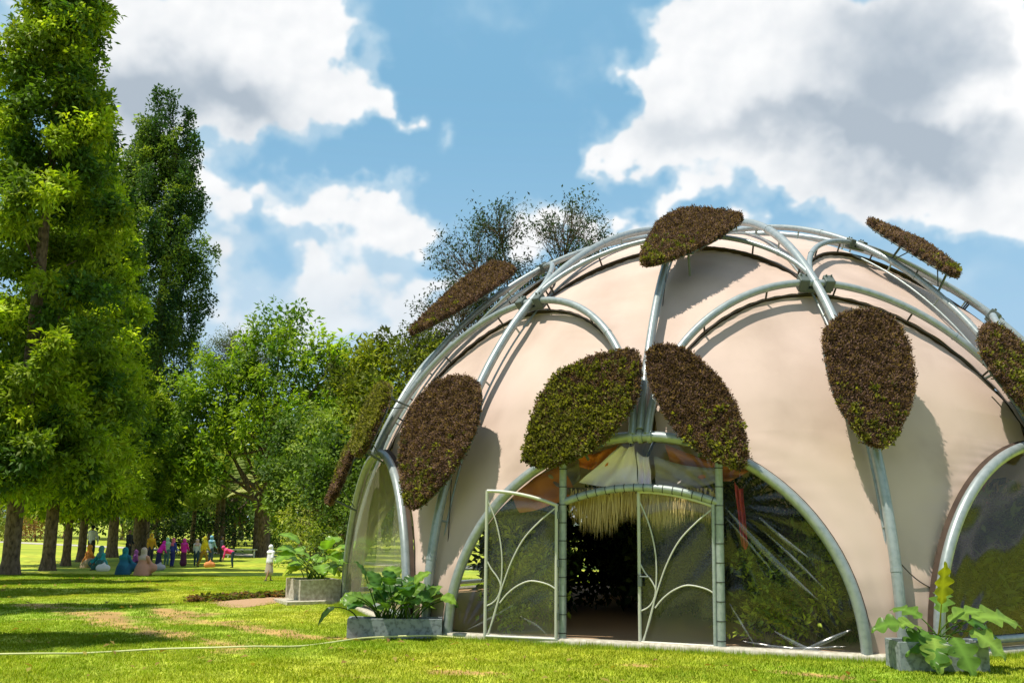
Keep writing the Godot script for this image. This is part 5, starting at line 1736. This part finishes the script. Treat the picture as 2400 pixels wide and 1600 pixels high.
# pose: stand, walk, sit, bend; hood: a colour or null (then short dark hair); robe: one long garment
func person(label: String, at: Vector3, face: float, tall: float, pose: String, top: Color, low: Color, hood = null, robe := false, sd := 0, group := "people on the picnic lawn") -> void:
	var rng := RandomNumberGenerator.new(); rng.seed = 900 + sd
	var o := thing("person", label, "person", at, face, group)
	var s := tall / 1.7
	var sc := Transform3D(Basis().scaled(Vector3.ONE * s), Vector3.ZERO)
	var sit := pose == "sit"
	var lean: float = {"stand": 0.04, "walk": 0.12, "sit": 0.22, "bend": 1.25, "stoop": 0.65}[pose]
	var hip := Vector3(0, 0.17, -0.05) if sit else Vector3(0, 0.92, -0.12 if pose == "bend" else 0.0)
	var up := Vector3(0, cos(lean), sin(lean))
	var chest := hip + up * 0.40
	var neck := hip + up * 0.53
	var hd := Vector3(0, cos(lean * 0.55), sin(lean * 0.55))
	var head := neck + hd * 0.155
	var body := Blob.new(Vector3(-0.65, -0.08, -0.75), Vector3(0.65, 1.85, 0.95), 0.03)
	var wear := Blob.new(Vector3(-0.65, -0.08, -0.75), Vector3(0.65, 1.85, 0.95), 0.03)
	body.cap(hip, chest, 0.115, 0.12, 0.05, 0, Vector3(1, 1, 0.8))
	body.cap(neck - up * 0.08, neck + hd * 0.07, 0.052, 0.048, 0.03, 0)
	wear.cap(hip + up * 0.02, chest, 0.145 + (0.03 if robe else 0.0), 0.155, 0.06, 0, Vector3(1.05, 1, 0.82))
	var wrists := []
	for side in [-1.0, 1.0]:
		var sh: Vector3 = chest + up * 0.07 + Vector3(side * 0.165, 0, 0)
		wear.cap(chest + up * 0.06, sh, 0.09, 0.075, 0.05, 0)
		var d1 := Vector3(side * rng.randf_range(0.15, 0.35), -1, rng.randf_range(-0.15, 0.45)).normalized()
		var d2 := Vector3(side * rng.randf_range(-0.3, 0.2), -0.8, rng.randf_range(0.2, 0.9)).normalized()
		if sit:
			d1 = Vector3(side * 0.25, -0.85, 0.5).normalized(); d2 = Vector3(-side * 0.35, -0.45, 0.8).normalized()
		elif pose == "bend":
			d1 = Vector3(side * 0.12, -0.95, 0.25).normalized(); d2 = Vector3(0, -0.95, 0.2).normalized()
		elif pose == "walk":
			d1 = Vector3(side * 0.15, -0.95, side * 0.35).normalized(); d2 = Vector3(0, -0.85, 0.3 + side * 0.25).normalized()
		var el: Vector3 = sh + d1 * 0.27
		var wr: Vector3 = el + d2 * 0.23
		body.cap(sh, el, 0.046, 0.038, 0.03, 0); body.cap(el, wr, 0.038, 0.028, 0.02, 0)
		wear.cap(sh, el, 0.068, 0.058, 0.04, 0); wear.cap(el, el.lerp(wr, 0.85), 0.056, 0.050, 0.03, 0)
		wrists.append([wr, d2, side])
		var hp: Vector3 = hip + Vector3(side * 0.085, 0, 0)
		var kn: Vector3
		var an: Vector3
		if sit:
			kn = Vector3(side * 0.27, 0.27, 0.27); an = Vector3(-side * 0.05, 0.07, 0.36)
		elif pose == "walk":
			kn = hp + Vector3(side * 0.01, -0.42, side * 0.14 + 0.03); an = kn + Vector3(0, -0.42, side * 0.13 - 0.06)
		else:
			kn = hp + Vector3(side * 0.015, -0.43, 0.03); an = Vector3(kn.x, 0.075, hp.z - 0.02)
		body.cap(hp, kn, 0.078, 0.052, 0.04, 0); body.cap(kn, an, 0.052, 0.034, 0.03, 0)
		body.cap(an + Vector3(0, -0.035, -0.03), an + Vector3(side * 0.02, -0.045, 0.13), 0.036, 0.030, 0.03, 1)
		if not robe:
			wear.cap(hp, kn, 0.108, 0.078, 0.05, 1); wear.cap(kn, kn.lerp(an, 0.92), 0.078, 0.060, 0.03, 1)
		elif sit:
			wear.cap(hip, kn, 0.17, 0.13, 0.12, 1); wear.cap(kn, Vector3(0, 0.10, 0.30), 0.12, 0.12, 0.10, 1)
	if robe:
		if sit:
			wear.cap(hip + up * 0.1, Vector3(0, 0.06, -0.02), 0.17, 0.27, 0.10, 1)
		else:
			wear.cap(hip, Vector3(0, 0.46 if pose == "walk" else 0.20, hip.z * 0.5), 0.15, 0.225, 0.06, 1, Vector3(1, 1, 0.85))
	var bm := MB.new()
	body.into(bm, [SKIN, Color(0.06, 0.05, 0.05)])
	var look := Basis(Vector3.RIGHT, lean * 0.55) * Basis(Vector3.UP, rng.randf_range(-0.4, 0.4))
	bm.append(head_mb, Transform3D(look, head))
	for w in wrists:
		var y: Vector3 = -w[1]
		var z := Vector3(0, 0, 1) - y * y.z
		z = z.normalized() if z.length() > 0.1 else Vector3(0, 1, 0)
		var x := y.cross(z)
		bm.append(hand_mb, Transform3D(Basis(x, y, z), w[0]))
	part("body", bm.mesh(M.skin), o, sc)
	var wm := MB.new()
	wear.into(wm, [top, low])
	part("clothes", wm.mesh(M.cloth), o, sc)
	var cap := Blob.new(head - Vector3(0.35, 0.55, 0.4), head + Vector3(0.35, 0.22, 0.35), 0.022)
	var back := -(look * Vector3.BACK)
	var cm := MB.new()
	if hood != null:
		cap.cap(head + hd * 0.03 + back * 0.030, head + hd * 0.02 + back * 0.025, 0.118, 0.115, 0.03, 0, Vector3(0.95, 1.08, 1.0))
		cap.cap(head - hd * 0.10 + back * 0.01, chest + up * 0.06, 0.105, 0.185, 0.06, 0, Vector3(1.05, 1, 0.85))
		cap.into(cm, [hood])
		part("headscarf", cm.mesh(M.cloth), o, sc)
	else:
		cap.cap(head + hd * 0.045 + back * 0.022, head + hd * 0.03 + back * 0.035, 0.094, 0.094, 0.02, 0, Vector3(0.92, 1.0, 1.05))
		cap.into(cm, [Color(0.015, 0.012, 0.012)])
		part("hair", cm.mesh(M.cloth), o, sc)

func people() -> void:
	make_head()
	var mag := Color(0.88, 0.02, 0.48)
	var kids := "standing children and helpers by the dark bush"
	var sat := "people sitting in the shade of the row of trees"
	person("toddler in a white headscarf and patterned dress alone on the sunny lawn", on(-6.96, -29.3), 2.6, 1.01, "walk", Color(0.72, 0.70, 0.78), Color(0.42, 0.34, 0.28), Color(0.80, 0.78, 0.84), true, 1, "")
	person("person in a white shirt and dark trousers standing between the trunks", on(-20.6, -49.6), 3.0, 1.68, "stand", Color(0.66, 0.66, 0.70), Color(0.03, 0.03, 0.035), null, false, 2, "")
	person("dark dressed person standing before the thick dark trunk", on(-18.5, -48.9), 1.2, 1.50, "stand", Color(0.02, 0.02, 0.025), Color(0.02, 0.02, 0.025), null, false, 3, "")
	person("person in an orange headscarf sitting beside the third trunk", on(-17.3, -41.4), 1.5, 1.62, "sit", Color(0.48, 0.17, 0.03), Color(0.32, 0.24, 0.16), Color(0.70, 0.27, 0.02), true, 4, sat)
	person("person in a bright teal top sitting next to the orange headscarf", on(-15.9, -39.4), -0.6, 1.6, "sit", Color(0.02, 0.33, 0.34), Color(0.03, 0.12, 0.12), Color(0.10, 0.26, 0.28), true, 5, sat)
	person("person wrapped in a deep teal cloak sitting with their back turned", on(-13.1, -34.3), 2.9, 1.55, "sit", Color(0.012, 0.13, 0.20), Color(0.010, 0.09, 0.16), Color(0.015, 0.20, 0.24), true, 6, sat)
	person("person in a salmon pink robe and pale headscarf sitting at the shade's edge", on(-12.1, -33.3), 2.8, 1.55, "sit", Color(0.56, 0.27, 0.18), Color(0.56, 0.27, 0.18), Color(0.55, 0.42, 0.36), true, 7, sat)
	person("person in a purple top sitting behind the deep teal cloak", on(-15.6, -42.0), 2.0, 1.3, "sit", Color(0.30, 0.06, 0.28), Color(0.04, 0.02, 0.05), Color(0.36, 0.10, 0.34), true, 8, sat)
	person("helper in a yellow and orange headscarf at the left end of the children", on(-16.6, -46.6), 0.8, 1.36, "stand", Color(0.70, 0.36, 0.02), Color(0.05, 0.04, 0.06), Color(0.80, 0.46, 0.02), false, 9, kids)
	person("child in a bright magenta coat stooping in front of the yellow helper", on(-15.5, -44.6), 2.6, 1.14, "stoop", mag, Color(0.03, 0.03, 0.12), Color(0.80, 0.03, 0.48), true, 10, kids)
	person("child in a mint green headscarf behind the stooping magenta child", on(-15.5, -45.6), 2.9, 1.20, "stand", Color(0.50, 0.68, 0.42), Color(0.10, 0.2, 0.2), Color(0.42, 0.72, 0.50), false, 11, kids)
	person("child in dark blue with a pink headscarf", on(-14.7, -44.0), 2.5, 1.20, "stand", Color(0.03, 0.05, 0.30), Color(0.025, 0.03, 0.20), Color(0.70, 0.16, 0.28), false, 12, kids)
	person("child in a deep magenta coat standing in the middle of the group", on(-14.5, -44.9), 3.0, 1.18, "stand", Color(0.80, 0.02, 0.40), Color(0.12, 0.02, 0.08), Color(0.74, 0.05, 0.42), true, 13, kids)
	person("child in white with a red and white headscarf", on(-13.9, -44.8), 3.4, 1.17, "walk", Color(0.70, 0.74, 0.76), Color(0.04, 0.09, 0.14), Color(0.72, 0.48, 0.46), false, 14, kids)
	person("helper in mustard yellow striding at the right end of the group", on(-13.5, -44.5), 1.3, 1.28, "walk", Color(0.60, 0.46, 0.02), Color(0.30, 0.18, 0.02), Color(0.75, 0.62, 0.02), false, 15, kids)
	person("child in a pale blue headscarf behind the mustard yellow helper", on(-14.1, -47.6), 2.7, 1.28, "stand", Color(0.38, 0.58, 0.66), Color(0.08, 0.12, 0.16), Color(0.20, 0.45, 0.62), false, 16, kids)
	person("dark dressed person in the shade right of the mustard yellow helper", on(-14.3, -50.0), 2.0, 1.22, "stand", Color(0.035, 0.04, 0.06), Color(0.03, 0.03, 0.04), null, false, 17, kids)
	person("person in a hot pink top bending down over a bag on the grass", on(-12.1, -43.8), -1.3, 1.17, "bend", Color(0.78, 0.05, 0.20), Color(0.02, 0.05, 0.09), Color(0.80, 0.08, 0.24), false, 18, "")
